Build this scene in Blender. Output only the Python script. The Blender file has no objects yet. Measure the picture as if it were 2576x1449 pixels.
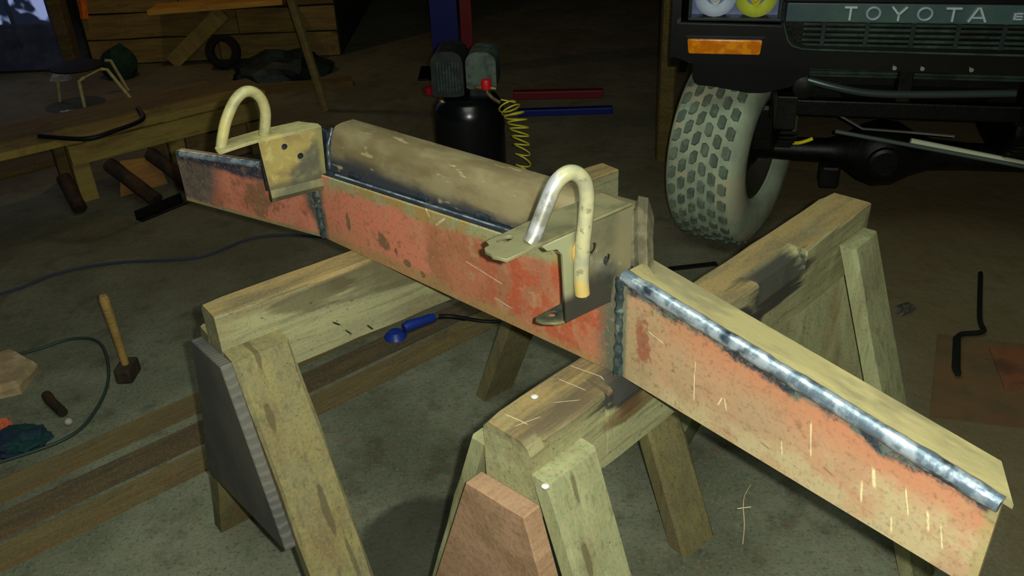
import bpy, bmesh, math, random
from mathutils import Vector, Matrix, noise
random.seed(7)
SC = bpy.context.scene
COL = SC.collection
R = math.radians

# ---------------------------------------------------------------- camera, world, light, exposure
CAM = Vector((0, 0, 1.7))
PITCH, ROLL = R(30), R(2.46)
fw = Vector((0, math.cos(PITCH), -math.sin(PITCH)))
up0 = Vector((0, math.sin(PITCH), math.cos(PITCH)))
rt0 = Vector((1, 0, 0))
rt = math.cos(ROLL)*rt0 - math.sin(ROLL)*up0
up = math.sin(ROLL)*rt0 + math.cos(ROLL)*up0
cd = bpy.data.cameras.new('camera'); cam = bpy.data.objects.new('camera', cd); COL.objects.link(cam)
cd.sensor_width = 36.0; cd.lens = 36.0*2186/2576; cd.clip_start = 0.02; cd.clip_end = 60
cam.matrix_world = Matrix(((rt.x, up.x, -fw.x, CAM.x), (rt.y, up.y, -fw.y, CAM.y), (rt.z, up.z, -fw.z, CAM.z), (0, 0, 0, 1)))
SC.camera = cam
w = bpy.data.worlds.new('world'); SC.world = w; w.use_nodes = True
w.node_tree.nodes['Background'].inputs[0].default_value = (0.30, 0.36, 0.42, 1)
w.node_tree.nodes['Background'].inputs[1].default_value = 0.004
SC.view_settings.view_transform = 'Standard'; SC.view_settings.look = 'None'
SC.view_settings.gamma = 1; SC.view_settings.use_curve_mapping = False
SC.view_settings.exposure = 0.0
def lamp(name, typ, loc, power, col, size, rot=None, **k):
    l = bpy.data.lights.new(name, typ); l.energy = power; l.color = col
    if typ == 'AREA': l.size = size
    else: l.shadow_soft_size = size
    for a, b in k.items(): setattr(l, a, b)
    o = bpy.data.objects.new(name, l); o.location = loc
    if rot: o.rotation_euler = rot
    COL.objects.link(o); return o
# the phone's flash, a hand's width right of the lens
lamp('camera_flash', 'POINT', CAM + rt*0.034 + up*0.012, 106, (0.98, 1.0, 0.88), 0.008)
# weak unseen overhead fill above the working floor, added to soften the flash falloff
lamp('overhead_fill', 'AREA', (-0.1, 1.0, 2.75), 21, (0.88, 1.0, 0.84), 1.5)
# weak bulb hanging at the back of the shed and dim dusk coming through the door on the left
lamp('hanging_bulb', 'POINT', (-2.2, 5.55, 1.9), 11, (1.0, 0.66, 0.30), 0.05)
lamp('dusk_light', 'AREA', (-3.5, 6.1, 1.7), 3, (0.35, 0.5, 1.0), 0.9, (R(60), 0, R(150)))

# ---------------------------------------------------------------- materials
def lin(c):
    return tuple(((v/255)/12.92 if v/255 <= .04045 else ((v/255+.055)/1.055)**2.4) for v in c) + (1,)
class NT:
    def __init__(s, name, rough=0.8, metal=0.0, spec=0.35):
        s.m = bpy.data.materials.new(name); s.m.use_nodes = True
        s.t = s.m.node_tree; s.b = s.t.nodes['Principled BSDF']
        s.b.inputs['Roughness'].default_value = rough; s.b.inputs['Metallic'].default_value = metal
        s.b.inputs['Specular IOR Level'].default_value = spec
        s.co = s.t.nodes.new('ShaderNodeTexCoord').outputs['Object']
        sx = s.t.nodes.new('ShaderNodeSeparateXYZ'); s.t.links.new(s.co, sx.inputs[0])
        s.x, s.y, s.z = sx.outputs
    def put(s, inp, v):
        if isinstance(v, (int, float)): inp.default_value = v
        elif isinstance(v, tuple): inp.default_value = v if len(v) == len(inp.default_value) else v[:3]
        else: s.t.links.new(v, inp)
    def math(s, op, a, b=0.0, clamp=False):
        n = s.t.nodes.new('ShaderNodeMath'); n.operation = op; n.use_clamp = clamp
        s.put(n.inputs[0], a); s.put(n.inputs[1], b); return n.outputs[0]
    def noise(s, scale=5, stretch=(1, 1, 1), detail=4, off=0.0, rough=.6):
        mp = s.t.nodes.new('ShaderNodeMapping'); s.t.links.new(s.co, mp.inputs[0])
        mp.inputs['Scale'].default_value = stretch; mp.inputs['Location'].default_value = (off, off*1.7, off*.6)
        n = s.t.nodes.new('ShaderNodeTexNoise'); n.inputs['Scale'].default_value = scale
        n.inputs['Detail'].default_value = detail; n.inputs['Roughness'].default_value = rough
        s.t.links.new(mp.outputs[0], n.inputs['Vector']); return n.outputs['Fac']
    def step(s, v, a, b):            # smooth 0..1 as v goes a..b
        n = s.t.nodes.new('ShaderNodeMapRange'); n.interpolation_type = 'SMOOTHSTEP'
        s.put(n.inputs['Value'], v)
        if a < b: n.inputs['From Min'].default_value, n.inputs['From Max'].default_value = a, b
        else:
            n.inputs['From Min'].default_value, n.inputs['From Max'].default_value = b, a
            n.inputs['To Min'].default_value, n.inputs['To Max'].default_value = 1, 0
        return n.outputs[0]
    def mix(s, f, a, b):
        n = s.t.nodes.new('ShaderNodeMix'); n.data_type = 'RGBA'
        s.put(n.inputs[0], f)
        for i, v in ((6, a), (7, b)):
            s.put(n.inputs[i], lin(v) if isinstance(v, tuple) else v)
        return n.outputs[2]
    def seg(s, x0, z0, x1, z1, w, ends=0.004, v=None):     # thin line on the local x-z plane
        dx, dz = x1-x0, z1-z0; L = math.hypot(dx, dz); dx /= L; dz /= L
        px = s.math('SUBTRACT', s.x, x0); pz = s.math('SUBTRACT', s.z if v is None else v, z0)
        al = s.math('ADD', s.math('MULTIPLY', px, dx), s.math('MULTIPLY', pz, dz))
        pe = s.math('ABSOLUTE', s.math('SUBTRACT', s.math('MULTIPLY', px, dz), s.math('MULTIPLY', pz, dx)))
        a = s.math('MULTIPLY', s.step(al, -ends, ends), s.step(al, L+ends, L-ends))
        return s.math('MULTIPLY', a, s.step(pe, w, w*.35))
    def spot(s, x0, z0, rx, rz, n=None, amp=.5):
        a = s.math('DIVIDE', s.math('SUBTRACT', s.x, x0), rx); b = s.math('DIVIDE', s.math('SUBTRACT', s.z, z0), rz)
        d = s.math('SQRT', s.math('ADD', s.math('MULTIPLY', a, a), s.math('MULTIPLY', b, b)))
        if n is not None: d = s.math('ADD', d, s.math('MULTIPLY', s.math('SUBTRACT', n, .5), amp*2))
        return s.step(d, 1.15, .75)
    def bump(s, h, strength=.3, dist=.004):
        n = s.t.nodes.new('ShaderNodeBump'); n.inputs['Strength'].default_value = strength
        n.inputs['Distance'].default_value = dist; s.t.links.new(h, n.inputs['Height'])
        s.t.links.new(n.outputs[0], s.b.inputs['Normal'])
    def out(s, c):
        s.put(s.b.inputs['Base Color'], lin(c) if isinstance(c, tuple) else c); return s.m
    def emit(s, c, k):
        s.put(s.b.inputs['Emission Color'], lin(c) if isinstance(c, tuple) else c)
        s.b.inputs['Emission Strength'].default_value = k

def grain(n, c, k=.35, sc=120):
    for off_, cc in ((61, (96, 98, 70)), (67, (196, 150, 120)), (73, (188, 108, 82)), (79, (84, 70, 54))):
        c = n.mix(n.math('MULTIPLY', n.step(n.noise(sc, (1, 1, 1), 4, off_), .54, .68), k), c, cc)
    for off_, cc in ((83, (172, 150, 112)), (89, (120, 92, 66))):
        c = n.mix(n.math('MULTIPLY', n.step(n.noise(sc*.2, (1, 1, 1), 6, off_, .75), .54, .68), k), c, cc)
    return c
def grime(name, c1, c2, c3=None, scale=12, stretch=(1, 1, 1), rough=.8, metal=0, bump=.25, spec=.35, lo=.4, hi=.62):
    n = NT(name, rough, metal, spec)
    a = n.noise(scale, stretch, 5); c = n.mix(n.step(a, lo, hi), c1, c2)
    if c3: c = n.mix(n.step(n.noise(scale*.45, stretch, 4, 3.3), .52, .66), c, c3)
    if bump: n.bump(n.noise(scale*4, stretch, 4, 1.1), bump)
    return n.out(c)

def wood(name, base, dark, warm, grain=1.0, specks=True, top=None, topc=None, stains=.6, up=False, extra=None):
    V = (lambda a, b: (b, b, a)) if up else (lambda a, b: (a, b, b))
    n = NT(name, .85, 0, .25)
    g = n.noise(9*grain, V(.35, 3.2), 6, .7)
    c = n.mix(n.step(g, .38, .66), base, warm)
    f = n.noise(60, V(.12, 1.6), 3, 5.0)
    c = n.mix(n.math('MULTIPLY', n.step(f, .5, .75), .45), c, dark)
    st = n.noise(5.5, (1, 1, 1), 5, 9.0)
    c = n.mix(n.math('MULTIPLY', n.step(st, .56, .74), stains), c, dark)
    br = n.noise(4.2, V(.5, 2.2), 5, 14.0)
    c = n.mix(n.math('MULTIPLY', n.step(br, .50, .68), .45), c, (112, 88, 56))
    if specks:
        sp = n.noise(130, (.6, 1, 1), 2, 2.0)
        c = n.mix(n.math('MULTIPLY', n.step(sp, .68, .73), .8), c, dark)
    if top is not None:
        c2 = n.mix(n.step(n.noise(14, (.3, 1.5, 1.5), 4, 4.0), .42, .64), topc[0], topc[1])
        c = n.mix(n.step(n.math('ADD', n.z, n.math('MULTIPLY', n.math('SUBTRACT', st, .5), .02)), top-.007, top-.002), c, c2)
    gm = n.noise(170, (1, 1, 1), 2, 31)
    c = n.mix(n.math('MULTIPLY', n.step(gm, .52, .66), .25), c, (70, 84, 54)); c = n.mix(n.math('MULTIPLY', n.step(gm, .48, .36), .25), c, (170, 130, 96))
    if extra: c = extra(n, c, st, g)
    n.bump(n.math('ADD', g, n.math('MULTIPLY', f, .5)), .45, .003)
    return n.out(c)

# ---------------------------------------------------------------- mesh helpers
def add_box(bm, x0, x1, y0, y1, z0, z1, bev=0.0, M=None):
    r = bmesh.ops.create_cube(bm, size=1)
    vs = r['verts']
    for v in vs:
        v.co = Vector(((x0+x1)/2 + v.co.x*(x1-x0), (y0+y1)/2 + v.co.y*(y1-y0), (z0+z1)/2 + v.co.z*(z1-z0)))
    if bev > 0:
        es = list({e for v in vs for e in v.link_edges})
        rb = bmesh.ops.bevel(bm, geom=es, offset=bev, segments=2, affect='EDGES', profile=.6)
        vs = list({v for f in rb['faces'] for v in f.verts} | {v for v in vs if v.is_valid})
    if M is not None:
        bmesh.ops.transform(bm, matrix=M, verts=vs)
    return bm
def loft(bm, rings, cap=True, closed=True):
    rows = [[bm.verts.new(p) for p in r] for r in rings]
    n = len(rings[0])
    for a, b in zip(rows, rows[1:]):
        for i in range(n if closed else n-1):
            j = (i+1) % n
            bm.faces.new((a[i], a[j], b[j], b[i]))
    if cap and closed:
        bm.faces.new(rows[0][::-1]); bm.faces.new(rows[-1])
    return bm
def tube(bm, pts, r, seg=10, cap=True, wob=0):
    pts = [Vector(p) for p in pts]; rings = []
    t0 = (pts[1]-pts[0]).normalized()
    nrm = t0.orthogonal().normalized()
    for i, p in enumerate(pts):
        t = (pts[min(i+1, len(pts)-1)]-pts[max(i-1, 0)]).normalized()
        nrm = (nrm - t*nrm.dot(t)).normalized(); bn = t.cross(nrm)
        rr = r[i] if isinstance(r, (list, tuple)) else r
        if wob: rr *= 1 + wob*noise.noise(p*90)
        rings.append([p + (nrm*math.cos(2*math.pi*k/seg) + bn*math.sin(2*math.pi*k/seg))*rr for k in range(seg)])
    return loft(bm, rings, cap)
def smooth_path(ctrl, n=8, loop=False):
    P = [Vector(c) for c in ctrl]; out = []
    for i in range(len(P)-1):
        p0 = P[max(i-1, 0)]; p1 = P[i]; p2 = P[i+1]; p3 = P[min(i+2, len(P)-1)]
        for k in range(n):
            t = k/n
            out.append(.5*((2*p1)+(p2-p0)*t+(2*p0-5*p1+4*p2-p3)*t*t+(3*p1-p0-3*p2+p3)*t**3))
    out.append(P[-1]); return out
def lathe(bm, prof, seg=24, axis='Z', M=None):
    rings = []
    for k in range(seg):
        a = 2*math.pi*k/seg
        rings.append([Vector((math.cos(a)*r, math.sin(a)*r, z)) for r, z in prof])
    rows = [[bm.verts.new(p) for p in r] for r in rings]
    for i in range(seg):
        a, b = rows[i], rows[(i+1) % seg]
        for j in range(len(prof)-1):
            bm.faces.new((a[j], b[j], b[j+1], a[j+1]))
    bmesh.ops.remove_doubles(bm, verts=[v for r in rows for v in r], dist=1e-6)
    if M is not None: bmesh.ops.transform(bm, matrix=M, verts=[v for v in bm.verts])
    return bm
def prism(bm, poly, y0, y1):       # polygon in x-z, extruded along y
    return loft(bm, [[Vector((x, y0, z)) for x, z in poly], [Vector((x, y1, z)) for x, z in poly]])
def plate_with_holes(outer, holes, thick, bev=.0006):
    # flat plate in local x-z with round holes, thickness along y
    cu = bpy.data.curves.new('tmp', 'CURVE'); cu.dimensions = '2D'; cu.fill_mode = 'BOTH'
    cu.extrude = thick/2 - bev; cu.bevel_depth = bev
    def spl(ps):
        s = cu.splines.new('POLY'); s.points.add(len(ps)-1); s.use_cyclic_u = True
        for q, (x, z) in zip(s.points, ps): q.co = (x, z, 0, 1)
    spl(outer)
    for (x, z, rx, rz) in holes:
        spl([(x+rx*math.cos(a*math.pi/10), z+rz*math.sin(a*math.pi/10)) for a in range(20)])
    o = bpy.data.objects.new('tmp', cu); COL.objects.link(o)
    dg = bpy.context.evaluated_depsgraph_get()
    me = bpy.data.meshes.new_from_object(o.evaluated_get(dg))
    bpy.data.objects.remove(o); bpy.data.curves.remove(cu)
    bm = bmesh.new(); bm.from_mesh(me); bpy.data.meshes.remove(me)
    bmesh.ops.transform(bm, matrix=Matrix.Rotation(R(90), 4, 'X'), verts=bm.verts)
    return bm
WORLD = {}
def W(o): return WORLD.get(o.name, Matrix.Identity(4))
def link(name, data, parent=None, M=None):
    o = bpy.data.objects.new(name, data); COL.objects.link(o)
    M = M if M is not None else (W(parent) if parent else Matrix.Identity(4))
    WORLD[o.name] = M.copy()
    if parent:
        o.parent = parent; o.matrix_basis = W(parent).inverted() @ M
    else: o.matrix_basis = M
    return o
def obj(name, bm, mat, parent=None, M=None, smooth=None):
    bmesh.ops.recalc_face_normals(bm, faces=bm.faces)
    me = bpy.data.meshes.new(name); bm.to_mesh(me); bm.free()
    me.materials.append(mat)
    if smooth:
        for p in me.polygons: p.use_smooth = True
        me.set_sharp_from_angle(angle=R(smooth))
    return link(name, me, parent, M)
def thing(name, label, cat, M=None, group=None):
    o = link(name, None, None, M or Matrix.Identity(4)); o.empty_display_size = .1
    o['label'] = label; o['category'] = cat
    if group: o['group'] = group
    return o
def tag(o, label, cat, group=None, kind=None):
    o['label'] = label; o['category'] = cat
    if group: o['group'] = group
    if kind: o['kind'] = kind
    return o
def struct(o, label=None):
    o['kind'] = 'structure'
    if label: o['label'] = label
    return o
def TR(x, y, z=0, a=0, tilt=None):
    M = Matrix.Translation((x, y, z)) @ Matrix.Rotation(a, 4, 'Z')
    return M @ tilt if tilt else M
def recentre(o):                    # move a mesh object's origin to its base centre
    me = o.data; xs = [v.co for v in me.vertices]
    c = Vector(((min(v.x for v in xs)+max(v.x for v in xs))/2, (min(v.y for v in xs)+max(v.y for v in xs))/2, min(v.z for v in xs)))
    me.transform(Matrix.Translation(-c)); M = W(o) @ Matrix.Translation(c); WORLD[o.name] = M; o.matrix_basis = M
    return o
B = bmesh.new

# ---------------------------------------------------------------- the shed: floor, walls, posts
def floor_mat():
    n = NT('stained_concrete', .88, 0, .25)
    a = n.noise(1.6, (1, 1, 1), 6, 0); b = n.noise(9, (1, 1, 1), 5, 4)
    c = n.mix(n.step(a, .38, .62), (104, 108, 88), (134, 138, 116))
    c = n.mix(n.math('MULTIPLY', n.step(b, .5, .72), .6), c, (76, 70, 54))
    g = n.noise(26, (1, 1, 1), 3, 8); r_ = n.noise(22, (1, 1, 1), 3, 15)
    c = n.mix(n.math('MULTIPLY', n.step(g, .55, .75), .5), c, (64, 108, 72))
    c = n.mix(n.math('MULTIPLY', n.step(r_, .58, .76), .5), c, (134, 92, 74))
    for off_, cc in ((41, (58, 92, 62)), (47, (128, 84, 76)), (53, (44, 44, 40)), (59, (150, 146, 124))):
        c = n.mix(n.math('MULTIPLY', n.step(n.noise(95, (1, 1, 1), 3, off_), .54, .68), .4), c, cc)
    # browner dust on the left and far side
    d = n.noise(.9, (1, 1, 1), 3, 21)
    far = n.step(n.math('ADD', n.y, n.math('MULTIPLY', n.math('SUBTRACT', d, .5), 1.5)), 2.2, 3.6)
    c = n.mix(n.math('MULTIPLY', far, .5), c, (100, 84, 60))
    right = n.step(n.math('ADD', n.x, n.math('MULTIPLY', n.math('SUBTRACT', d, .5), .8)), .95, 1.5)
    c = n.mix(n.math('MULTIPLY', right, .65), c, (118, 100, 64))
    # dark rounded patch between the trestles
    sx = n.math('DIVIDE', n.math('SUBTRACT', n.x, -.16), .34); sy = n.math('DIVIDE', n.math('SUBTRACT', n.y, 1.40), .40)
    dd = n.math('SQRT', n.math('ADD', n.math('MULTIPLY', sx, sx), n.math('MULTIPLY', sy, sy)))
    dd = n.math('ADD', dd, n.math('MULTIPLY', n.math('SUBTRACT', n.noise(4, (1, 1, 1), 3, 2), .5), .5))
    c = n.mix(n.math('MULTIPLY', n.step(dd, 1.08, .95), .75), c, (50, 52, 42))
    wr = n.noise(14, (1, .25, 1), 5, 31)
    n.bump(n.math('ADD', b, n.math('MULTIPLY', wr, .6)), .6, .012)
    return n.out(c)
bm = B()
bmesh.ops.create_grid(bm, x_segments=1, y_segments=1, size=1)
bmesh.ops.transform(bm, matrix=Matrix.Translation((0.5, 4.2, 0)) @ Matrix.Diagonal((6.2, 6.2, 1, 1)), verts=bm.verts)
floor = struct(obj('floor', bm, floor_mat()), 'stained dirty concrete workshop floor with a dark patch')

AXD = math.atan2(.60, .80)
M_PLANK = wood('old_floor_plank', (112, 102, 70), (70, 66, 52), (128, 112, 72), 1.2, stains=.8)
M_PLANKD = wood('dark_floor_plank', (88, 78, 60), (58, 54, 46), (104, 92, 68), 1.2, stains=.8)
# long planks let into the floor
def floor_plank(x, y, ang, L, wd, mat, z=.006):
    bm = B(); rings = []
    nx = 14
    for i in range(nx+1):
        t = i/nx; j = .006*noise.noise(Vector((x*9+t*7, y, 3)))
        hz = z + .002*noise.noise(Vector((t*9, x, y)))
        rings.append([Vector((t*L, -wd/2+j, -.01)), Vector((t*L, -wd/2+j, hz)), Vector((t*L, wd/2+j, hz)), Vector((t*L, wd/2+j, -.01))])
    loft(bm, rings)
    obj('plank', bm, mat, floor, TR(x, y, 0, ang))
floor_plank(-2.18, 1.32, R(40), 3.1, .105, M_PLANK)
floor_plank(-2.09, 1.20, R(40), 3.1, .11, M_PLANKD, .004)
floor_plank(-2.02, 1.09, R(40), 3.1, .10, M_PLANK, .008)
# ---- back wall of rough boards with recessed joints
M_WALL = wood('rough_wall_board', (118, 96, 50), (56, 44, 24), (140, 116, 62), 1.0, False, stains=.8)
M_WALLD = wood('sooty_wall_board', (78, 66, 40), (36, 30, 20), (98, 84, 50), 1.0, False, stains=.8)
M_DARKWALL = grime('sooty_wall', (30, 28, 26), (44, 40, 36), None, 3, rough=.95)
bm = B(); add_box(bm, -3.08, -1.2, 6.55, 6.65, 0, 3.2)
wall = struct(obj('wall_back', bm, M_DARKWALL), 'rough boarded back wall of the shed')
for k in range(16):
    x = -3.05
    while x < -1.22:
        L = min(random.uniform(.7, 1.5), -1.2-x)
        bm = B(); z0 = .01+k*.185
        rings = []
        for i in range(7):
            t = i/6; j = .008*noise.noise(Vector((x+t*L*3, k*3.1, 1)))
            d = 6.53 + .01*noise.noise(Vector((x*2+t, k*1.7, 5)))
            rings.append([Vector((t*(L-.008), d-6.5, j)), Vector((t*(L-.008), d-6.5, .172+j)), Vector((t*(L-.008), .06, .172+j)), Vector((t*(L-.008), .06, j))])
        loft(bm, rings)
        obj('board', bm, M_WALL if random.random() < .6 else M_WALLD, wall, TR(x, 6.5, z0))
        x += L
bm = B(); add_box(bm, -6, 7, 10.3, 10.4, 0, 3.4)
struct(obj('wall_far', bm, M_DARKWALL), 'dark far wall deep in the shed')
bm = B(); add_box(bm, -1.24, -1.2, 6.65, 10.3, 0, 3.2)
struct(obj('wall_partition', bm, M_DARKWALL), 'sooty partition running back from the boarded wall')
bm = B(); add_box(bm, 6.6, 6.7, -2, 10.3, 0, 3.4)
struct(obj('wall_right', bm, M_DARKWALL), 'dark right wall of the shed')
bm = B(); add_box(bm, -6, 6.7, -2, 10.4, 3.4, 3.5)
struct(obj('ceiling', bm, M_DARKWALL), 'dark shed ceiling')
bm = B(); add_box(bm, -6, -5.9, -2, 6.6, 0, 3.4)
struct(obj('wall_left', bm, M_DARKWALL), 'dark left wall of the shed')
# ---- blue-grey door with a window, far left
M_DOOR = grime('blue_grey_door_paint', (58, 66, 92), (74, 84, 108), (40, 42, 60), 7, rough=.7)
dr = struct(link('door_1', None, None, TR(-3.55, 6.42, 0)), 'blue-grey workshop door with a low window')
bm = B()
prism(bm, [(-.42, .02), (.36, .02), (.36, .325), (-.42, .325)], 0, .05); obj('panel', bm, M_DOOR, dr)
bm = B()
for x0, x1, z0, z1 in ((-.42, .36, .325, .35), (-.42, -.38, .35, 1.5), (.32, .36, .35, 1.5), (-.42, .36, 1.5, 1.62), (.04, .06, .35, 1.5)):
    add_box(bm, x0, x1, 0, .05, z0, z1, .003)
obj('frame', bm, M_DOOR, dr)
n = NT('dusk_window_glass', .2)
fo = n.noise(3.0, (1, 1, 1), 3, 4.2)
n.emit(n.mix(n.step(fo, .5, .56), (168, 186, 240), (18, 26, 44)), .55)
mg = n.out((60, 70, 90))
bm = B(); add_box(bm, -.38, .32, .02, .03, .35, 1.5); obj('pane', bm, mg, dr)
for s_, x in ((1, -3.16), (1, -4.02)):
    bm = B(); add_box(bm, -.045, .045, -.05, .06, 0, 2.8, .006)
    struct(obj('trim_1' if x > -3.5 else 'trim_2', bm, M_WALLD, None, TR(x, 6.45, 0)), 'timber door post')
bm = B(); add_box(bm, -5.9, -4.07, 6.5, 6.6, 0, 3.2)
struct(obj('wall_back_left', bm, M_DARKWALL), 'wall left of the door')
bm = B(); add_box(bm, -4.07, -3.08, 6.5, 6.6, 1.66, 3.2)
struct(obj('wall_over_door', bm, M_DARKWALL), 'wall above the blue-grey door')

# ---- wooden posts
def rough_post(name, x, y, w_, d_, h, mat, label, cat, tilt=None):
    bm = B(); rings = []
    for i in range(13):
        t = i/12; e = .004*noise.noise(Vector((x*5, t*8, 2)))
        a, b = w_/2+e, d_/2; c = min(w_, d_)*.14
        rings.append([Vector(p) for p in ((-a+c, -b, t*h), (a-c, -b, t*h), (a, -b+c, t*h), (a, b-c, t*h), (a-c, b, t*h), (-a+c, b, t*h), (-a, b-c, t*h), (-a, -b+c, t*h))])
    loft(bm, rings)
    return tag(obj(name, bm, mat, None, TR(x, y, 0, 0, tilt)), label, cat)
rough_post('roof_post', .81, 4.22, .075, .08, 3.4, wood('post_wood', (84, 74, 34), (44, 38, 20), (100, 84, 44), 1, False), 'rough brown timber post standing left of the pickup wheel', 'post')

# ---------------------------------------------------------------- sawhorses
def sawhorse(label, ox, oy, ang, L, bw, bh, splay, H, mats, gus, chamf, seed, legx=(.0, .0), gmat=None, legw=.112, legt=.062, ltop=.045, gth=.024):
    M = TR(ox, oy, 0, ang)
    t = thing('sawhorse', label, 'sawhorse', M)
    mb, ml = mats
    # main beam, worn by saw cuts and burns on its near upper edge
    bm = B(); rings = []
    xs = sorted(set([i*L/26 for i in range(27)] + [c for q in chamf for c in (q[0]-.0015, q[0], q[1], q[1]+.0015)]))
    xs = [x for x in xs if 0 <= x <= L]
    for x in xs:
        cw = ch = .006
        for (a, b, ww, hh) in chamf:
            if a <= x <= b: cw, ch = ww, hh
        def nz(k, s=.004): return s*noise.noise(Vector((x*11+seed, k*5.3, seed)))
        e = .006
        if x == 0 or x == L: e = .012
        ring = [(-bw/2+nz(1), H-bh), (-bw/2+nz(2), H-ch+nz(3, .003)), (-bw/2+cw*.35+nz(5), H-ch*.4), (-bw/2+cw, H-abs(nz(4, .002))), (0, H-abs(nz(11, .0015))), (bw/2-e, H-abs(nz(6, .002))), (bw/2+nz(7), H-e), (bw/2+nz(8), H-bh)]
        rings.append([Vector((x, y, z)) for y, z in ring])
    loft(bm, rings); obj('beam', bm, mb, t)
    # four splayed legs
    for sx, xc in ((0, legx[0]), (1, L-legw-legx[1])):
        for sy in (-1, 1):
            bm = B(); rings = []
            zt = H-ltop
            for i in range(11):
                q = i/10; z = zt*(1-q)
                yo = bw/2+legt + (splay+legt*.4-bw/2-legt)*q; yi = bw/2 + (splay-legt*.6-bw/2)*q
                def nn(k): return .004*noise.noise(Vector((q*6+seed, k*3.7, sy*2+sx*5+seed)))
                c = .007
                pts = [(xc, yi), (xc+legw, yi), (xc+legw+nn(1), yo-c), (xc+legw-c+nn(2), yo+nn(5)), (xc+c+nn(3), yo+nn(6)), (xc+nn(4), yo-c)]
                rings.append([Vector((a, sy*b, z)) for a, b in pts])
            loft(bm, rings)
            obj('leg', bm, ml, t)
    # boards nailed across the ends of the legs
    for k, (xa, xb) in enumerate(((-gth, -.001), (L+.001, L+.022))):
        bm = B()
        poly = gus if k == 0 else [(-y if False else y, z) for y, z in gus]
        loft(bm, [[Vector((xa, y, z)) for y, z in poly], [Vector((xb, y, z)) for y, z in poly]])
        bmesh.ops.bevel(bm, geom=bm.edges[:], offset=.002, segments=1, affect='EDGES')
        obj('end_board', bm, gmat if k == 0 else ml, t)
    return t
H = .884
def ex_b1(n, c, st, g):
    c = n.mix(n.math('MULTIPLY', n.spot(.50, H-.03, .22, .06, g, 1.5), .6), c, (88, 78, 56))
    c = n.mix(n.math('MULTIPLY', n.spot(.17, H-.035, .10, .022, g, 1.4), .65), c, (80, 70, 50))
    for q in ((.225, H-.105, .240, H-.118, .003), (.25, H-.135, .262, H-.15, .0025), (.30, H-.145, .312, H-.16, .003)):
        c = n.mix(n.seg(*q), c, (40, 36, 26))
    return c
def ex_b2(n, c, st, g):
    near = n.step(n.y, .0, -.02)
    for q in ((.28, H-.022, .12, .034), (.235, H-.03, .05, .05), (.70, H-.03, .12, .05), (.56, H-.055, .05, .035), (.60, H-.10, .045, .04)):
        c = n.mix(n.math('MULTIPLY', n.math('MULTIPLY', n.spot(*q, n=g, amp=1.1), near), .95), c, (54, 54, 50))
    c = n.mix(n.math('MULTIPLY', n.math('MULTIPLY', n.spot(.30, H-.065, .14, .022, st, .6), near), .7), c, (104, 76, 42))
    dk = n.math('MULTIPLY', n.step(n.x, .42, .36), n.step(n.z, H-.02, H-.004))
    c = n.mix(n.math('MULTIPLY', dk, n.math('MULTIPLY', n.step(g, .36, .58), .75)), c, (84, 74, 58))
    tops = n.step(n.z, H-.01, H-.004)
    for q in ((.15, .03, .155, -.02, .0012), (.19, .04, .20, -.02, .0013), (.22, .045, .235, -.01, .001), (.245, .04, .255, -.015, .0014), (.262, .045, .275, .0, .001), (.10, -.005, .13, -.03, .001), (.03, .03, .035, -.01, .0014), (.02, .0, .06, -.012, .001), (.29, .03, .305, -.005, .001)):
        c = n.mix(n.math('MULTIPLY', n.math('MULTIPLY', n.seg(*q, v=n.y), tops), .75), c, (206, 190, 150))
    return c
def ex_l(n, c, st, g):
    for q in ((.045, .80, .006, .03), (.03, .70, .007, .035), (.07, .50, .008, .05), (.085, .42, .006, .06), (.05, .34, .01, .05)):
        c = n.mix(n.math('MULTIPLY', n.spot(*q, n=g, amp=1.3), .7), c, (82, 74, 52))
    return c
W_B1 = wood('trestle_beam_wood', (140, 140, 106), (76, 70, 52), (158, 158, 116), 1, True, H, ((156, 134, 86), (118, 106, 76)), .7, extra=ex_b1)
W_L1 = wood('trestle_leg_wood', (124, 118, 84), (76, 68, 50), (138, 132, 86), 1, True, stains=.5, up=True, extra=ex_l)
n = NT('weathered_grey_board', .85, 0, .25)
_u = n.math('ADD', n.math('MULTIPLY', n.y, -.9), n.math('MULTIPLY', n.z, 1.0)); _a = n.noise(5, (1, 1, 1), 5, 2)
_w = n.math('SINE', n.math('MULTIPLY', n.math('ADD', _u, n.math('MULTIPLY', _a, .04)), 520)); _v = n.math('MULTIPLY', n.math('ADD', _w, n.noise(40, (1, 1, 1), 3, 7)), 1)
_c = n.mix(n.step(_a, .38, .62), (76, 76, 74), (96, 94, 86)); _c = n.mix(n.math('MULTIPLY', n.step(_v, .3, 1.4), .35), _c, (124, 122, 112)); _c = n.mix(n.math('MULTIPLY', n.step(n.noise(80, (1, 1, 1), 3, 4), .60, .7), .4), _c, (58, 74, 60))
n.bump(_v, .15, .001); W_G1 = n.out(_c)
W_B2 = wood('burnt_trestle_beam_wood', (146, 146, 106), (66, 56, 42), (162, 164, 120), 1, True, H, ((150, 130, 84), (122, 110, 78)), .7, extra=ex_b2)
W_L2 = wood('pale_trestle_leg_wood', (136, 140, 102), (90, 84, 60), (154, 158, 116), 1, True, stains=.45, up=True, extra=ex_l)
W_G2 = wood('reddish_brown_board', (156, 122, 96), (104, 80, 62), (168, 136, 106), 1.2, False, stains=.3)
M_NAIL = NT('bright_nail_head', .25, .3, .6).out((235, 238, 235))
g1 = [(-.085, .81), (.075, .79), (.125, .62), (.24, .345), (-.222, .455)]
sawhorse('worn sawhorse with grey weathered end board, under the left of the red beam', -.565, 1.382, AXD, 1.02, .070, .165, .43, H, (W_B1, W_L1),
         g1, [], 1.3, (0, .03), W_G1, .115, .05, .075)
g2 = [(-.066, .785), (.058, .777), (.270, .20), (-.245, .18)]
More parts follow.
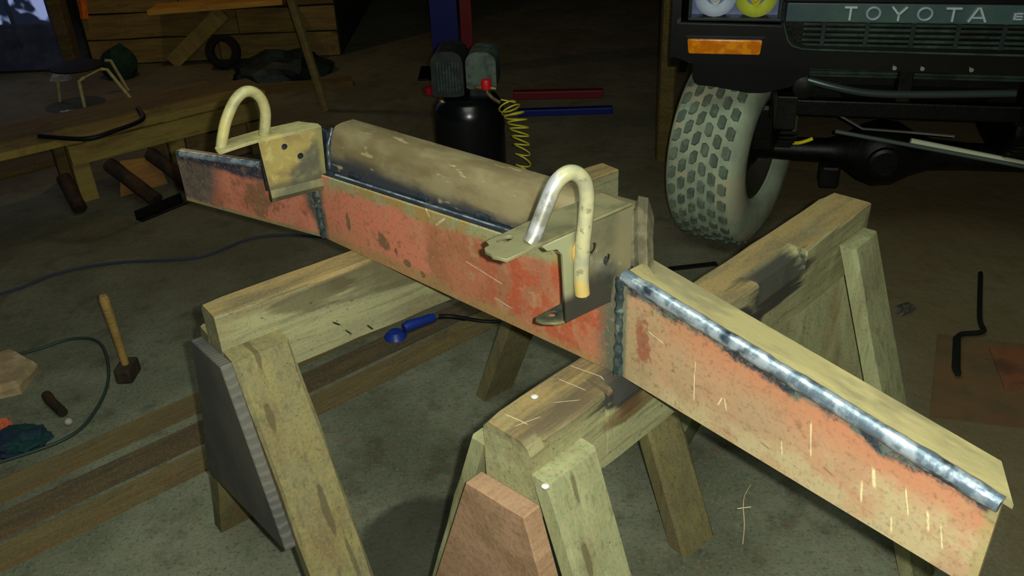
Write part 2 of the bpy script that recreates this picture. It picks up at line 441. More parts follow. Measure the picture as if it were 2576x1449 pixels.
sw2 = sawhorse('pale sawhorse with reddish brown end board, nearest the camera under the bend', -.018, .993, math.atan2(.70, .715), 1.085, .098, .15, .36, H, (W_B2, W_L2),
         g2, [(.0, .03, .02, .02), (.172, .178, .05, .06), (.19, .38, .034, .04), (.62, .80, .045, .05)], 8.1, (.0, .02), W_G2, .112, .034, .052, .036)

for (x, y, z) in ((.090, .027, .885), (-.008, -.084, .838)):
    bm = B(); lathe(bm, [(0, -.004), (.0045, -.003), (.006, 0), (.004, .0016), (0, .002)], 10); obj('nail', bm, M_NAIL, sw2, W(sw2) @ Matrix.Translation((x, y, z)), 40)
# ---------------------------------------------------------------- the welded red beam
S = 1.7/1.5
def P(x, y, z=0): return Vector((x*S, y*S, z*S))
A3X, A3Y = .5125, .677
A0, A1, A2, A3 = P(-.666, 1.667), P(-.344, 1.462), P(.146, .989), Vector((A3X, A3Y, 0))
HA0, HA1, HA2, HA3 = .121, .148, .184, .134     # face heights
ZB = H + .001
def frame_of(a, b):
    d = (b-a); return TR(a.x, a.y, ZB, math.atan2(d.y, d.x)), d.length
RED = (214, 102, 76)
def face_left():
    n = NT('left_red_oxide_plate', .62, .1, .4); L = frame_of(A0, A1)[1]
    a = n.noise(16, (1, 1, 1), 5, 0); b = n.noise(45, (1, 1, 1), 4, 5)
    c = n.mix(n.step(a, .4, .65), (212, 132, 106), (192, 112, 86))
    c = n.mix(n.math('MULTIPLY', n.step(b, .58, .7), .6), c, (110, 86, 62))
    bare = n.step(n.math('ADD', n.x, n.math('MULTIPLY', n.math('SUBTRACT', a, .5), .12)), .15, .085)
    c = n.mix(bare, c, n.mix(n.step(b, .4, .6), (112, 98, 88), (92, 84, 80)))
    c = n.mix(n.math('MULTIPLY', n.spot(.245, .055, .05, .045, b, 1.5), .8), c, (124, 96, 68))
    low = n.step(n.math('ADD', n.z, n.math('MULTIPLY', n.math('SUBTRACT', a, .5), .02)), .012, .004)
    c = n.mix(low, c, (150, 134, 92))
    top = n.step(n.math('ADD', n.z, n.math('MULTIPLY', n.math('SUBTRACT', a, .5), .03)), .092, .108)
    c = n.mix(top, c, (52, 58, 74))
    wz = n.step(n.math('ADD', n.math('SUBTRACT', n.x, n.math('MULTIPLY', n.z, -.25)), n.math('MULTIPLY', n.math('SUBTRACT', a, .5), .03)), L-.035+.01, L-.005)
    c = n.mix(wz, c, (74, 84, 84))
    n.bump(b, .2, .002); return n.out(grain(n, c))
def face_mid():
    n = NT('middle_red_oxide_plate', .6, .1, .4); L = frame_of(A1, A2)[1]
    a = n.noise(9, (1, 1, 1), 6, 2); b = n.noise(38, (1, 1, 1), 4, 7); s_ = n.noise(20, (1.5, 1, .8), 3, 12)
    c = n.mix(n.step(a, .42, .6), (212, 128, 102), (200, 134, 100))
    c = n.mix(n.step(n.math('ADD', n.x, n.math('MULTIPLY', n.math('SUBTRACT', b, .5), .05)), .315, .335), c, n.mix(n.step(a, .4, .6), (166, 108, 78), (182, 116, 84)))
    deep = n.math('MULTIPLY', n.step(n.x, .40, .56), n.step(s_, .44, .56))
    c = n.mix(n.math('MULTIPLY', deep, .85), c, (182, 84, 54))
    c = n.mix(n.math('MULTIPLY', n.step(b, .60, .72), .7), c, (128, 96, 66))
    c = n.mix(n.math('MULTIPLY', n.step(n.noise(24, (1, 1, 1), 4, 33), .60, .70), .6), c, (186, 146, 106))
    low = n.step(n.math('ADD', n.z, n.math('MULTIPLY', n.math('SUBTRACT', a, .5), .06)), .030, .008)
    c = n.mix(n.math('MULTIPLY', low, .75), c, (158, 132, 84))
    # greenish white primer along the upper edge (edge rises along the plate)
    zz = n.math('SUBTRACT', n.z, n.math('MULTIPLY', n.x, (HA2-HA1)/L))
    pt = n.math('ADD', zz, n.math('MULTIPLY', n.math('SUBTRACT', a, .5), .03))
    up_ = n.math('MULTIPLY', n.step(pt, HA1-.032, HA1-.014), n.step(n.x, .02, .06))
    c = n.mix(n.math('MULTIPLY', up_, .85), c, n.mix(n.step(s_, .42, .58), (146, 160, 118), (160, 142, 80)))
    for q in ((.20, .055, .018, .020), (.265, .030, .009, .008), (.235, .046, .005, .009), (.31, .02, .008, .007), (.09, .06, .006, .022)):
        c = n.mix(n.math('MULTIPLY', n.spot(*q, n=b, amp=1.3), .8), c, (98, 86, 60))
    right = n.step(n.math('ADD', n.x, n.math('MULTIPLY', n.math('SUBTRACT', a, .5), .04)), L-.055, L-.02)
    c = n.mix(right, c, (96, 100, 82))
    left = n.step(n.math('ADD', n.x, n.math('MULTIPLY', n.math('SUBTRACT', b, .5), .04)), .02, .002)
    c = n.mix(left, c, (96, 92, 78))
    for q in ((.43, .09, .52, .075, .0012), (.47, .14, .53, .128, .001), (.50, .04, .54, .034, .0012), (.36, .14, .385, .16, .003), (.33, .17, .345, .15, .002)):
        c = n.mix(n.seg(*q), c, (226, 196, 160))
    n.bump(n.math('ADD', b, a), .25, .002); return n.out(grain(n, c))
def face_right():
    n = NT('right_dusty_orange_plate', .6, .1, .4); L = frame_of(A2, A3)[1]
    a = n.noise(8, (1, 1, 1), 6, 4); b = n.noise(40, (1, 1, 1), 4, 9); s_ = n.noise(60, (1, 1, 1), 2, 12)
    c = n.mix(n.step(a, .40, .62), (188, 146, 112), (176, 146, 112))
    left = n.step(n.x, .20, .02)
    c = n.mix(n.math('MULTIPLY', left, n.step(a, .35, .6)), c, (172, 152, 112))
    # stronger orange under the burnt band
    zz = n.math('ADD', n.z, n.math('MULTIPLY', n.x, (HA2-HA3)/L))        # constant along the upper edge
    zn = n.math('ADD', zz, n.math('MULTIPLY', n.math('SUBTRACT', n.noise(14, (1, 1, 1), 6, 3, .75), .5), .07))
    orange = n.math('MULTIPLY', n.step(zn, HA2-.085, HA2-.035), n.step(n.x, .05, .12))
    c = n.mix(n.math('MULTIPLY', orange, .62), c, (192, 120, 86))
    # cream dust low on the right
    cr = n.step(n.math('SUBTRACT', n.math('ADD', n.z, n.math('MULTIPLY', n.math('SUBTRACT', a, .5), .14)), n.math('MULTIPLY', n.x, .10)), .04, -.005)
    c = n.mix(n.math('MULTIPLY', n.math('MULTIPLY', cr, n.step(n.noise(22, (1, 1, 1), 5, 44), .34, .56)), .8), c, (188, 176, 134))
    c = n.mix(n.math('MULTIPLY', n.math('MULTIPLY', n.step(s_, .60, .68), n.step(n.x, .42, .05)), .6), c, (120, 96, 70))
    c = n.mix(n.math('MULTIPLY', n.step(b, .63, .70), .6), c, (136, 98, 70))
    c = n.mix(n.math('MULTIPLY', n.spot(.042, .085, .014, .05, b, 1.4), .8), c, (146, 80, 60))
    burn = n.step(zn, HA2-.034, HA2-.022)
    c = n.mix(burn, c, n.mix(n.step(b, .42, .58), (40, 52, 62), (92, 106, 98)))
    edge = n.step(n.math('ADD', n.x, n.math('MULTIPLY', n.math('SUBTRACT', b, .5), .03)), L-.016, L-.006)
    c = n.mix(n.math('MULTIPLY', edge, .7), c, (160, 152, 100))
    c = n.mix(n.step(n.x, .014, .006), c, (112, 118, 96))
    for q in ((.148, .035, .145, .080, .0013), (.146, .085, .145, .10, .001), (.055, .108, .085, .102, .0013), (.340, .055, .333, .104, .0016), (.428, .062, .422, .088, .0032), (.416, .03, .412, .06, .0022),
              (.474, .050, .464, .085, .0014), (.50, .045, .494, .07, .0022), (.19, .05, .196, .066, .0016), (.205, .05, .200, .066, .0016), (.30, .03, .296, .05, .0012), (.46, .012, .456, .032, .0018), (.52, .03, .512, .06, .0012)):
        c = n.mix(n.math('MULTIPLY', n.seg(*q), .85), c, (238, 222, 168))
    for q in ((.36, .048, .375, .043, .002), (.265, .03, .28, .027, .002)):
        c = n.mix(n.math('MULTIPLY', n.seg(*q), .7), c, (126, 100, 62))
    n.bump(n.math('ADD', b, a), .2, .002); return n.out(grain(n, c, .3))
def burnt(name, c1, c2, c3, rough=.35, metal=.7, sc=30):
    n = NT(name, rough, metal, .5)
    a = n.noise(sc, (1, 1, 1), 4, 1); c = n.mix(n.step(a, .4, .6), c1, c2)
    c = n.mix(n.step(n.noise(sc*.5, (1, 1, 1), 3, 6), .55, .68), c, c3)
    n.bump(n.noise(sc*3, (1, 1, 1), 3, 3), .25, .002); return n.out(c)
M_WELD = burnt('bright_weld_bead', (196, 210, 222), (120, 138, 154), (52, 66, 82), .28, .6, 38)
M_BURN = burnt('heat_blued_steel', (48, 56, 70), (66, 74, 86), (90, 96, 98), .38, .55, 24)
M_TAN = grime('dusty_tan_steel', (160, 150, 104), (134, 126, 92), (176, 164, 116), 9, (1, 3, 3), .65, .15, .15)
M_BROWN = NT('brown_mill_steel', .6, .2, .4)
_a = M_BROWN.noise(10, (1, 2.2, 2.2), 5, 0)
_c = M_BROWN.mix(M_BROWN.step(_a, .38, .64), (122, 108, 76), (144, 132, 98))
_c = M_BROWN.mix(M_BROWN.math('MULTIPLY', M_BROWN.step(M_BROWN.z, .098, .116), .55), _c, (128, 122, 104))
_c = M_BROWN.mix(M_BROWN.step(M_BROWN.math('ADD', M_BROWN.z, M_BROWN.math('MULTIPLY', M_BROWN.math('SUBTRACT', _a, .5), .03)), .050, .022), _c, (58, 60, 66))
_c = M_BROWN.mix(M_BROWN.math('MULTIPLY', M_BROWN.step(M_BROWN.noise(30, (.5, 2, 2), 3, 4), .62, .70), .6), _c, (196, 178, 132))
M_BROWN.bump(_a, .15, .002); M_BROWN = M_BROWN.out(_c)
M_DULL = grime('dusty_grey_steel', (136, 132, 98), (110, 108, 82), (160, 152, 112), 14, rough=.5, metal=.35, bump=.2)
M_DARKST = grime('dark_oily_steel', (104, 104, 80), (138, 132, 96), (60, 66, 60), 13, rough=.42, metal=.35, bump=.2)
M_RUSTY = grime('rust_stained_bracket_steel', (164, 152, 92), (134, 120, 78), (76, 84, 72), 16, rough=.55, metal=.3, bump=.25)
M_CREAM = grime('old_cream_paint', (172, 166, 118), (146, 140, 98), (186, 176, 112), 26, rough=.45, metal=0, bump=.25, spec=.5)
n = NT('worn_cream_and_bare_steel_rod', .34, .5, .6)
_a = n.noise(30, (1, 1, 1), 5, 2); _b = n.noise(70, (1, 1, 1), 4, 6)
bare = n.math('MULTIPLY', n.step(n.math('ADD', n.x, n.math('MULTIPLY', n.math('SUBTRACT', _a, .5), .05)), .066, .058), n.step(_b, .30, .36))
n.put(n.b.inputs['Metallic'], n.math('MULTIPLY', bare, .55))
_c = n.mix(n.step(_a, .42, .6), (166, 162, 122), (146, 146, 118))
_c = n.mix(n.math('MULTIPLY', n.step(_b, .58, .68), .7), _c, (106, 102, 78))
_c = n.mix(n.math('MULTIPLY', n.step(n.z, 1.125, 1.10), n.step(_a, .38, .5)), _c, (190, 164, 96))
_c = n.mix(bare, _c, n.mix(n.step(_a, .40, .62), (206, 208, 210), (150, 150, 136)))
n.bump(n.noise(90, (1, 1, 1), 3, 2), .2, .001); M_HOOPR = n.out(_c)

beam = thing('bumper_beam', 'bent red oxide steel beam with two hoop brackets laid across both sawhorses', 'steel beam', TR(A1.x, A1.y, ZB))
def channel(a, b, h0, h1, mat, topmat, depth, tname, ext0=0, ext1=0, skew=0):
    M, L = frame_of(a, b); th = .005
    bm = B(); nx = 12; rings = []
    for i in range(nx+1):
        t = i/nx; h = h0+(h1-h0)*t; x = t*L
        rings.append([Vector((x, 0, 0)), Vector((x, 0, h-.002)), Vector((x, .002, h)), Vector((x, th, h)), Vector((x, th, 0))])
    loft(bm, rings); obj('face_plate', bm, mat, beam, M)
    bm = B(); rings = []
    for i in range(nx+1):
        t = i/nx; h = h0+(h1-h0)*t; x = -ext0 + t*(L+ext0+ext1)
        rings.append([Vector((x, th*.6, h-.004)), Vector((x, th*.6, h+.002)), Vector((x-skew*t, depth, h+.002)), Vector((x-skew*t, depth, h-.004))])
    loft(bm, rings); f = obj(tname, bm, topmat, beam, M)
    bm = B(); add_box(bm, .004, L-.004-skew*1.6, th, depth, 0.0, .005, .001); obj('bottom_flange', bm, M_DULL, beam, M)
    return M, L
ML, LL = channel(A0, A1, HA0, HA1, face_left(), M_BURN, .020, 'top_flange')
MM, LM = channel(A1, A2, HA1, HA2, face_mid(), M_BURN, .062, 'top_flange')
MR, LR = channel(A2, A3, HA2, HA3, face_right(), M_TAN, .062, 'top_flange', 0, .010, .040)
# weld beads
def bead(pts, r, wob=.35, step=.006, rip=1.0, name='weld_bead', mat=None):
    pts = [Vector(p) for p in pts]; out = []
    for a, b in zip(pts, pts[1:]):
        k = max(1, int((b-a).length/step)); out += [a+(b-a)*(i/k) for i in range(k)]
    out.append(pts[-1])
    rr = [r*(1+wob*(.7*noise.noise(p*55)+rip*.35*math.sin(i*1.7))) for i, p in enumerate(out)]
    bm = B(); tube(bm, out, rr, 8); return bm
obj('weld_bead', bead([MR @ Vector((.004, -.001, HA2-.002)), MR @ Vector((LR, -.001, HA3-.002))], .0112, .22, .009, 0.12), M_WELD, beam, Matrix.Identity(4), 60)
obj('weld_bead', bead([ML @ Vector((.02, 0, HA0-.001)), ML @ Vector((LL*.62, 0, HA0+(HA1-HA0)*.62-.001))], .0075, .1), M_WELD, beam, Matrix.Identity(4), 60)
obj('weld_bead', bead([MM @ Vector((-.003, -.0015, .002)), MM @ Vector((-.006, -.002, HA1*.75))], .0075, .4), burnt('dull_weld_bead', (96, 112, 112), (64, 78, 82), (150, 160, 150), .3, .6, 80), beam, Matrix.Identity(4), 60)
obj('weld_bead', bead([MR @ Vector((-.003, -.0015, .002)), MR @ Vector((-.004, -.002, HA2-.008))], .0072, .5), bpy.data.materials['dull_weld_bead'], beam, Matrix.Identity(4), 60)
# the second channel standing behind the middle plate
bm = B(); rings = []
nx = 16
for i in range(nx+1):
    t = i/nx; x = .012 + t*(LM-.05)
    hb = HA1+(HA2-HA1)*t+.002; zt = .236 + (.250-.236)*t; y0 = .026; y1 = .052
    ring = [(y0, hb), (y0+.003, hb+.02), (y1-.013, zt-.024), (y1-.006, zt-.009), (y1+.006, zt-.001), (y1+.02, zt+.001), (y1+.05, zt), (y1+.058, zt-.006), (y1+.058, hb), (y1+.054, hb), (y1+.054, zt-.01), (y1+.01, zt-.007), (y0+.008, hb)]
    rings.append([Vector((x, a, z-HA1+.0 if False else z)) for a, z in ring])
loft(bm, rings)
ob = obj('rear_channel', bm, M_BROWN, beam, MM, 40)
# shift its texture origin so that the dark band follows the seam
for v in ob.data.vertices: v.co.z -= HA1
ob.matrix_basis = ob.matrix_basis @ Matrix.Translation((0, 0, HA1)); WORLD[ob.name] = MM @ Matrix.Translation((0, 0, HA1))
for q in (.10, .30, .455):
    hb = HA1+(HA2-HA1)*q/LM
    obj('weld_bead', bead([MM @ Vector((q-.016, .027, hb+.004)), MM @ Vector((q, .025, hb+.006)), MM @ Vector((q+.016, .027, hb+.004))], .0062, .4), M_BURN, beam, Matrix.Identity(4), 60)
obj('weld_bead', bead([MM @ Vector((.014, .026, HA1+.004)), MM @ Vector((.012, .032, .20)), MM @ Vector((.010, .05, .232))], .006, .4), M_BURN, beam, Matrix.Identity(4), 60)
obj('seam', bead([MM @ Vector((.05, .014, HA1+.004)), MM @ Vector((LM-.08, .014, HA2-.002))], .0022, .2, .02), M_WELD, beam, Matrix.Identity(4), 60)

bm = B(); prism(bm, [(-.034, HA1-.01), (.016, HA1+.002), (.012, .228), (-.03, .236)], .032, .038); obj('joint_plate', bm, M_BURN, beam, MM)
n = NT('bracket_web_steel', .42, .3, .5)
_a = n.noise(15, (1, 1, 1), 5, 2); _b = n.noise(40, (1, 1, 1), 4, 5)
_c = n.mix(n.step(_a, .4, .6), (128, 122, 92), (108, 106, 84))
_c = n.mix(n.math('MULTIPLY', n.step(n.math('ADD', n.z, n.math('MULTIPLY', n.math('SUBTRACT', _a, .5), .09)), 1.105, 1.07), .9), _c, (48, 52, 50))
_c = n.mix(n.math('MULTIPLY', n.step(n.x, .085, .11), .7), _c, (146, 138, 104))
_c = n.mix(n.math('MULTIPLY', n.math('MULTIPLY', n.step(n.x, .02, .008), n.step(n.z, 1.06, 1.08)), .8), _c, (168, 172, 134))
_c = n.mix(n.math('MULTIPLY', n.step(_b, .62, .7), .5), _c, (160, 152, 118)); n.bump(_b, .2, .002); M_WEB = n.out(_c)
# ---- right bracket: web plate, long top flange with hole, bottom tab, hoop
aR = math.atan2(.61, .79); oR = P(.066, .933)
BR = TR(oR.x, oR.y, 0, aR)
brk = link('hoop_bracket', None, beam, BR)
web = [(-.006, 1.166), (-.006, 1.150), (.0, 1.06), (-.0015, 1.029), (.02, 1.0285), (.088, 1.032), (.094, 1.06), (.13, 1.075), (.13, 1.17), (.10, 1.172)]
web = [(-.040, 1.1665), (-.034, 1.158), (-.016, 1.154), (-.006, 1.142), (-.003, 1.10), (-.001, 1.029), (.088, 1.031), (.094, 1.068), (.128, 1.070), (.128, 1.172)]
obj('web_plate', plate_with_holes(web, [(.052, 1.131, .0085, .0095), (.080, 1.103, .0085, .0095)], .005), M_WEB, brk, BR)
bm = B()      # bent upper corner, softening the top edge
tube(bm, [(-.03, .002, 1.168), (.05, .002, 1.171), (.128, .002, 1.173)], .0032, 8); obj('bend', bm, M_DULL, brk, BR, 60)
def flat_plate(outer, holes, thick, z):     # horizontal plate from an x-y outline
    bm = plate_with_holes(outer, holes, thick)
    bmesh.ops.transform(bm, matrix=Matrix.Translation((0, 0, z)) @ Matrix.Rotation(R(90), 4, 'X').inverted(), verts=bm.verts); return bm
top = [(-.112, .030), (-.108, .038), (-.098, .040), (-.094, .052), (-.02, .060), (.055, .061), (.128, .060), (.128, -.001), (-.02, -.001), (-.06, -.0035), (-.106, -.006), (-.110, .006), (-.1135, .012), (-.111, .020)]
obj('top_flange', flat_plate(top, [(-.072, .040, .014, .008)], .005, 1.1705), M_DULL, brk, BR)
bot = [(-.030, .030), (-.024, .036), (.03, .040), (.09, .040), (.09, 0), (.0, 0), (-.014, .006), (-.026, .018)]
obj('bottom_tab', flat_plate(bot, [(.000, .027, .009, .0075)], .004, 1.029), M_DARKST, brk, BR)
hoopR = [(.0257, 1.0346, 1.170), (.0333, 1.0392, 1.1808), (.0487, 1.0474, 1.2171), (.0625, 1.0543, 1.2455), (.0777, 1.0597, 1.2575), (.0912, 1.065, 1.2546), (.1022, 1.0685, 1.2400), (.1055, 1.0675, 1.2168), (.1029, 1.0627, 1.1838), (.0994, 1.0575, 1.15), (.0971, 1.0555, 1.1074), (.099, 1.057, 1.0756)]
bm = B(); tube(bm, smooth_path(hoopR, 5), .0108, 14); obj('hoop', bm, M_HOOPR, brk, Matrix.Identity(4), 60)
bm = B(); tube(bm, [(.0935, 1.0640, 1.155), (.0925, 1.0635, 1.138), (.0925, 1.063, 1.118)], [.004, .009, .005], 10, wob=.3); obj('weld_bead', bm, grime('yellowed_weld', (208, 170, 92), (176, 140, 70), None, 40, rough=.6), brk, Matrix.Identity(4), 60)
# folded end flange behind the right bracket
zig = [(.158, 1.150), (.170, 1.158), (.183, 1.150), (.190, 1.160), (.203, 1.152), (.2085, 1.128)]
bm = B(); rows = []
for z, k in ((1.067, 0), (1.12, 1), (1.150, 1), (1.166, 2)):
    r0 = []
    for i, (x, y) in enumerate(zig):
        zz = z + (.010 if (k == 2 and i in (3, 4)) else (-.008 if (k == 2 and i == 2) else 0)) + (-.01 if k == 2 and i == 5 else 0)
        r0.append(Vector((x+(.002 if k == 0 else 0), y-(.012 if k == 0 else 0), zz)))
    rows.append(r0)
loft(bm, rows, False, False)
bmesh.ops.solidify(bm, geom=bm.faces[:], thickness=.004)
obj('folded_flange', bm, grime('scuffed_steel', (168, 162, 132), (122, 118, 96), (200, 196, 168), 22, rough=.35, metal=.2), beam, Matrix.Identity(4))

# ---- left bracket
n = NT('left_bracket_web_steel', .5, .2, .5)
_a = n.noise(17, (1, 1, 1), 5, 3); _b = n.noise(42, (1, 1, 1), 4, 5)
_c = n.mix(n.step(_a, .38, .6), (168, 152, 88), (146, 124, 80))
_c = n.mix(n.math('MULTIPLY', n.step(_b, .54, .66), .7), _c, (186, 178, 110))
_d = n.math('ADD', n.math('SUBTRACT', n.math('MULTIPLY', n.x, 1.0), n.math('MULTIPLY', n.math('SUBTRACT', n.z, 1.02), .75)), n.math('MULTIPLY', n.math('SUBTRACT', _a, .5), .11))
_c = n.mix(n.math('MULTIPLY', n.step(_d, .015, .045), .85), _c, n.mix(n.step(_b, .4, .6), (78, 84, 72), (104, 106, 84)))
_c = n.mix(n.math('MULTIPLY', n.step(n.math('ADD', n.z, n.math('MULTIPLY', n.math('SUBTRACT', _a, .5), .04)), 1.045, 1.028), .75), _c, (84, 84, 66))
_c = n.mix(n.math('MULTIPLY', n.step(n.x, .105, .115), .5), _c, (160, 150, 80)); n.bump(_b, .3, .002); M_LWEB = n.out(_c)
aL = math.atan2(.5, .87); oL = P(-.414, 1.405)
BL = TR(oL.x, oL.y, 0, aL)
brl = link('hoop_bracket', None, beam, BL)
webl = [(-.004, 1.128), (.0, 1.026), (.116, 1.022), (.118, 1.06), (.1215, 1.128)]
obj('web_plate', plate_with_holes(webl, [(.0432, 1.108, .0066, .0072), (.0713, 1.0825, .0066, .0072)], .005), M_LWEB, brl, BL)
bm = B(); loft(bm, [[Vector((x, -.003, 1.027)), Vector((x, -.007, 1.012)), Vector((x, -.0015, 1.002)), Vector((x, .006, 1.004)), Vector((x, .003, 1.027))] for x in (0, .03, .06, .09, .115)])
obj('bottom_lip', bm, M_DARKST, brl, BL)
topl = [(-.083, -.022), (-.085, .004), (-.080, .016), (-.045, .040), (.011, .052), (.094, .055), (.1216, .017), (.1216, -.001), (-.006, -.001), (-.045, -.010)]
obj('top_flange', flat_plate(topl, [], .006, 1.1305), M_CREAM, brl, BL)
# dark inside of the box that backs the plate
bm = B(); add_box(bm, .004, .115, .04, .046, 1.01, 1.126, .001); obj('back_plate', bm, M_BURN, brl, BL)
hoopL = [(-.537, 1.5603, 1.1259), (-.5304, 1.5652, 1.1498), (-.519, 1.5741, 1.1811), (-.5017, 1.5875, 1.2104), (-.4859, 1.5989, 1.2228), (-.4717, 1.6094, 1.2205), (-.4612, 1.6189, 1.2039), (-.4582, 1.6229, 1.179), (-.4621, 1.6206, 1.1546), (-.4678, 1.6174, 1.1319)]
bm = B(); tube(bm, smooth_path(hoopL, 5), .0105, 14); obj('hoop', bm, M_CREAM, brl, Matrix.Identity(4), 60)

# ---------------------------------------------------------------- pickup
TA = R(-14); TM = TR(1.385, 2.794, 0, TA)
M_BLK = grime('black_car_paint', (3, 4, 5), (6, 7, 8), None, 5, rough=.32, bump=.05, spec=.5)
M_PLAS = grime('dark_grey_plastic', (26, 34, 34), (36, 46, 46), None, 14, rough=.5, bump=.1)
M_GRILL = grime('dusty_grille_plastic', (34, 50, 42), (52, 70, 58), (24, 34, 30), 18, rough=.55, bump=.1)
M_GPAN = grime('grey_green_grille_panel', (60, 84, 84), (70, 96, 90), (54, 72, 84), 6, rough=.4, bump=.05)
M_CHR = NT('chrome', .18, .9, .6).out((220, 226, 230)); M_CHRS = NT('satin_chrome_lettering', .4, .35, .6).out((196, 208, 222))
M_UNDER = grime('oily_underbody_metal', (8, 8, 8), (14, 13, 12), (22, 20, 16), 14, rough=.45, metal=.3, bump=.3)
M_AMB = NT('amber_lens', .15, 0, .6)
_a = M_AMB.noise(30, (1, 1, 1), 2, 1); M_AMB.bump(_a, .3, .002)
M_AMB = M_AMB.out(M_AMB.mix(M_AMB.step(_a, .4, .6), (214, 116, 8), (240, 150, 20)))
M_RUB = grime('dusty_tyre_rubber', (178, 192, 164), (158, 170, 146), (196, 190, 158), 9, rough=.9, bump=.2)
M_LUG = grime('dark_tread_lug', (96, 110, 96), (124, 136, 116), None, 20, rough=.9, bump=.2)
M_RIM = grime('rusty_rim_inside', (38, 42, 28), (54, 52, 34), (78, 76, 56), 10, rough=.8, bump=.3)
truck = thing('pickup_truck', 'black pickup truck without its front bumper, facing the trestles', 'truck', TM)
def tp(name, bm, mat, smooth=None, parent=None): return obj(name, bm, mat, parent or truck, TM, smooth)
# body shell: fenders, bonnet, cab and bed
for s_ in (-1, 1):
    # fender with a wheel arch cut from the side
    bm = B()
    arch = [(.02, 1.20), (.02, .86)]
    arch += [(.41+.47*math.cos(a), .52+.47*math.sin(a)) for a in [R(140), R(115), R(90), R(65), R(40), R(10)]]
    arch += [(.92, .55), (1.35, .55), (1.35, 1.22)]
    loft(bm, [[Vector((s_*.83, y, z)) for y, z in arch], [Vector((s_*.80, y, z)) for y, z in arch]])
    tp('fender', bm, M_BLK)
bm = B(); loft(bm, [[Vector((x, y, z)) for x, z in ((-.80, 1.15), (-.78, zc), (0, zc+.03), (.78, zc), (.80, 1.15))] for y, zc in ((.0, 1.17), (.06, 1.21), (.6, 1.25), (1.3, 1.28))])
tp('bonnet', bm, M_BLK, 40)
bm = B(); loft(bm, [[Vector((x, y, z)) for y, z in ((1.3, .6), (1.3, 1.28), (1.75, 1.80), (2.75, 1.80), (2.8, 1.25), (2.8, .6))] for x in (-.80, .80)]); tp('cab', bm, M_BLK)
bm = B(); loft(bm, [[Vector((x, y, z)) for y, z in ((1.36, 1.325), (1.72, 1.755), (1.715, 1.76), (1.345, 1.33))] for x in (-.68, .68)])
tp('windscreen', bm, NT('dark_glass', .05, 0, .6).out((10, 14, 14)))
bm = B(); add_box(bm, -.80, .80, 2.84, 4.5, .65, 1.22, .01); tp('truck_bed', bm, M_BLK)
# inner structure so nothing shows through
bm = B(); add_box(bm, -.46, .46, .30, .36, .62, 1.12, .004); tp('radiator', bm, M_UNDER)
bm = B(); add_box(bm, -.40, .36, .16, .19, .765, .835, .004)
for k in range(5): add_box(bm, -.40, .36, .15, .17, .772+k*.013, .777+k*.013)
tp('lower_grille_panel', bm, M_GRILL)
bm = B(); add_box(bm, -.055, -.01, .10, .17, .70, .86, .004); tp('centre_strut', bm, M_UNDER)
# front panel under the lamps (valance), with a stepped rounded left end
def front_slab(poly, y0, y1, bev=.006):
    bm = B(); prism(bm, poly, y0, y1)
    bmesh.ops.bevel(bm, geom=bm.edges[:], offset=bev, segments=2, affect='EDGES'); return bm
tp('valance', front_slab([(-.81, .99), (-.82, .90), (-.80, .865), (-.76, .850), (-.44, .845), (.44, .835), (.76, .850), (.82, .88), (.82, .99), (.47, .985), (.455, .93), (.43, .908), (-.38, .912), (-.42, .922), (-.445, .95), (-.46, .985)], -.015, .05), M_BLK)
bm = B(); tube(bm, smooth_path([(-.465, -.018, .992), (-.452, -.02, .955), (-.44, -.02, .93), (-.41, -.02, .913), (-.3, -.02, .907), (.43, -.02, .903), (.455, -.02, .92), (.47, -.018, .985)], 5), .0045, 8); tp('grille_surround', bm, M_GRILL, 60)
# grille
bm = B(); add_box(bm, -.47, .47, .05, .06, .905, 1.07); tp('grille_back', bm, M_UNDER)
bm = B(); add_box(bm, -.46, .46, -.012, .03, .995, 1.056, .004); panel = tp('grille_panel', bm, M_GPAN)
bm = B(); add_box(bm, -.47, .47, -.02, .03, 1.058, 1.16, .005); tp('bonnet_edge', bm, M_BLK)
for z in (.984, .968, .950, .932, .916):
    bm = B(); add_box(bm, -.40, .44, .008, .03, z-.0045, z+.0045, .0015); tp('grille_bar', bm, M_GRILL)
for x in (-.335, -.20, -.06, .075, .21, .35):
    bm = B(); add_box(bm, x-.007, x+.007, .004, .028, .91, .995, .0015); tp('grille_upright', bm, M_PLAS)
def stroke(bm, x0, z0, x1, z1, w_, y0=-.021, y1=-.010):
    d = Vector((x1-x0, 0, z1-z0)); L = d.length; d.normalize(); nn = Vector((-d.z, 0, d.x))*w_/2
    a = Vector((x0, 0, z0)); b = Vector((x1, 0, z1))
    ps = [a+nn, b+nn, b-nn, a-nn]
    loft(bm, [[p+Vector((0, y1, 0)) for p in ps], [p*1+Vector((0, y0, 0)) for p in ps]])
LX = lambda px: -.282+(px-2125)/353*.424
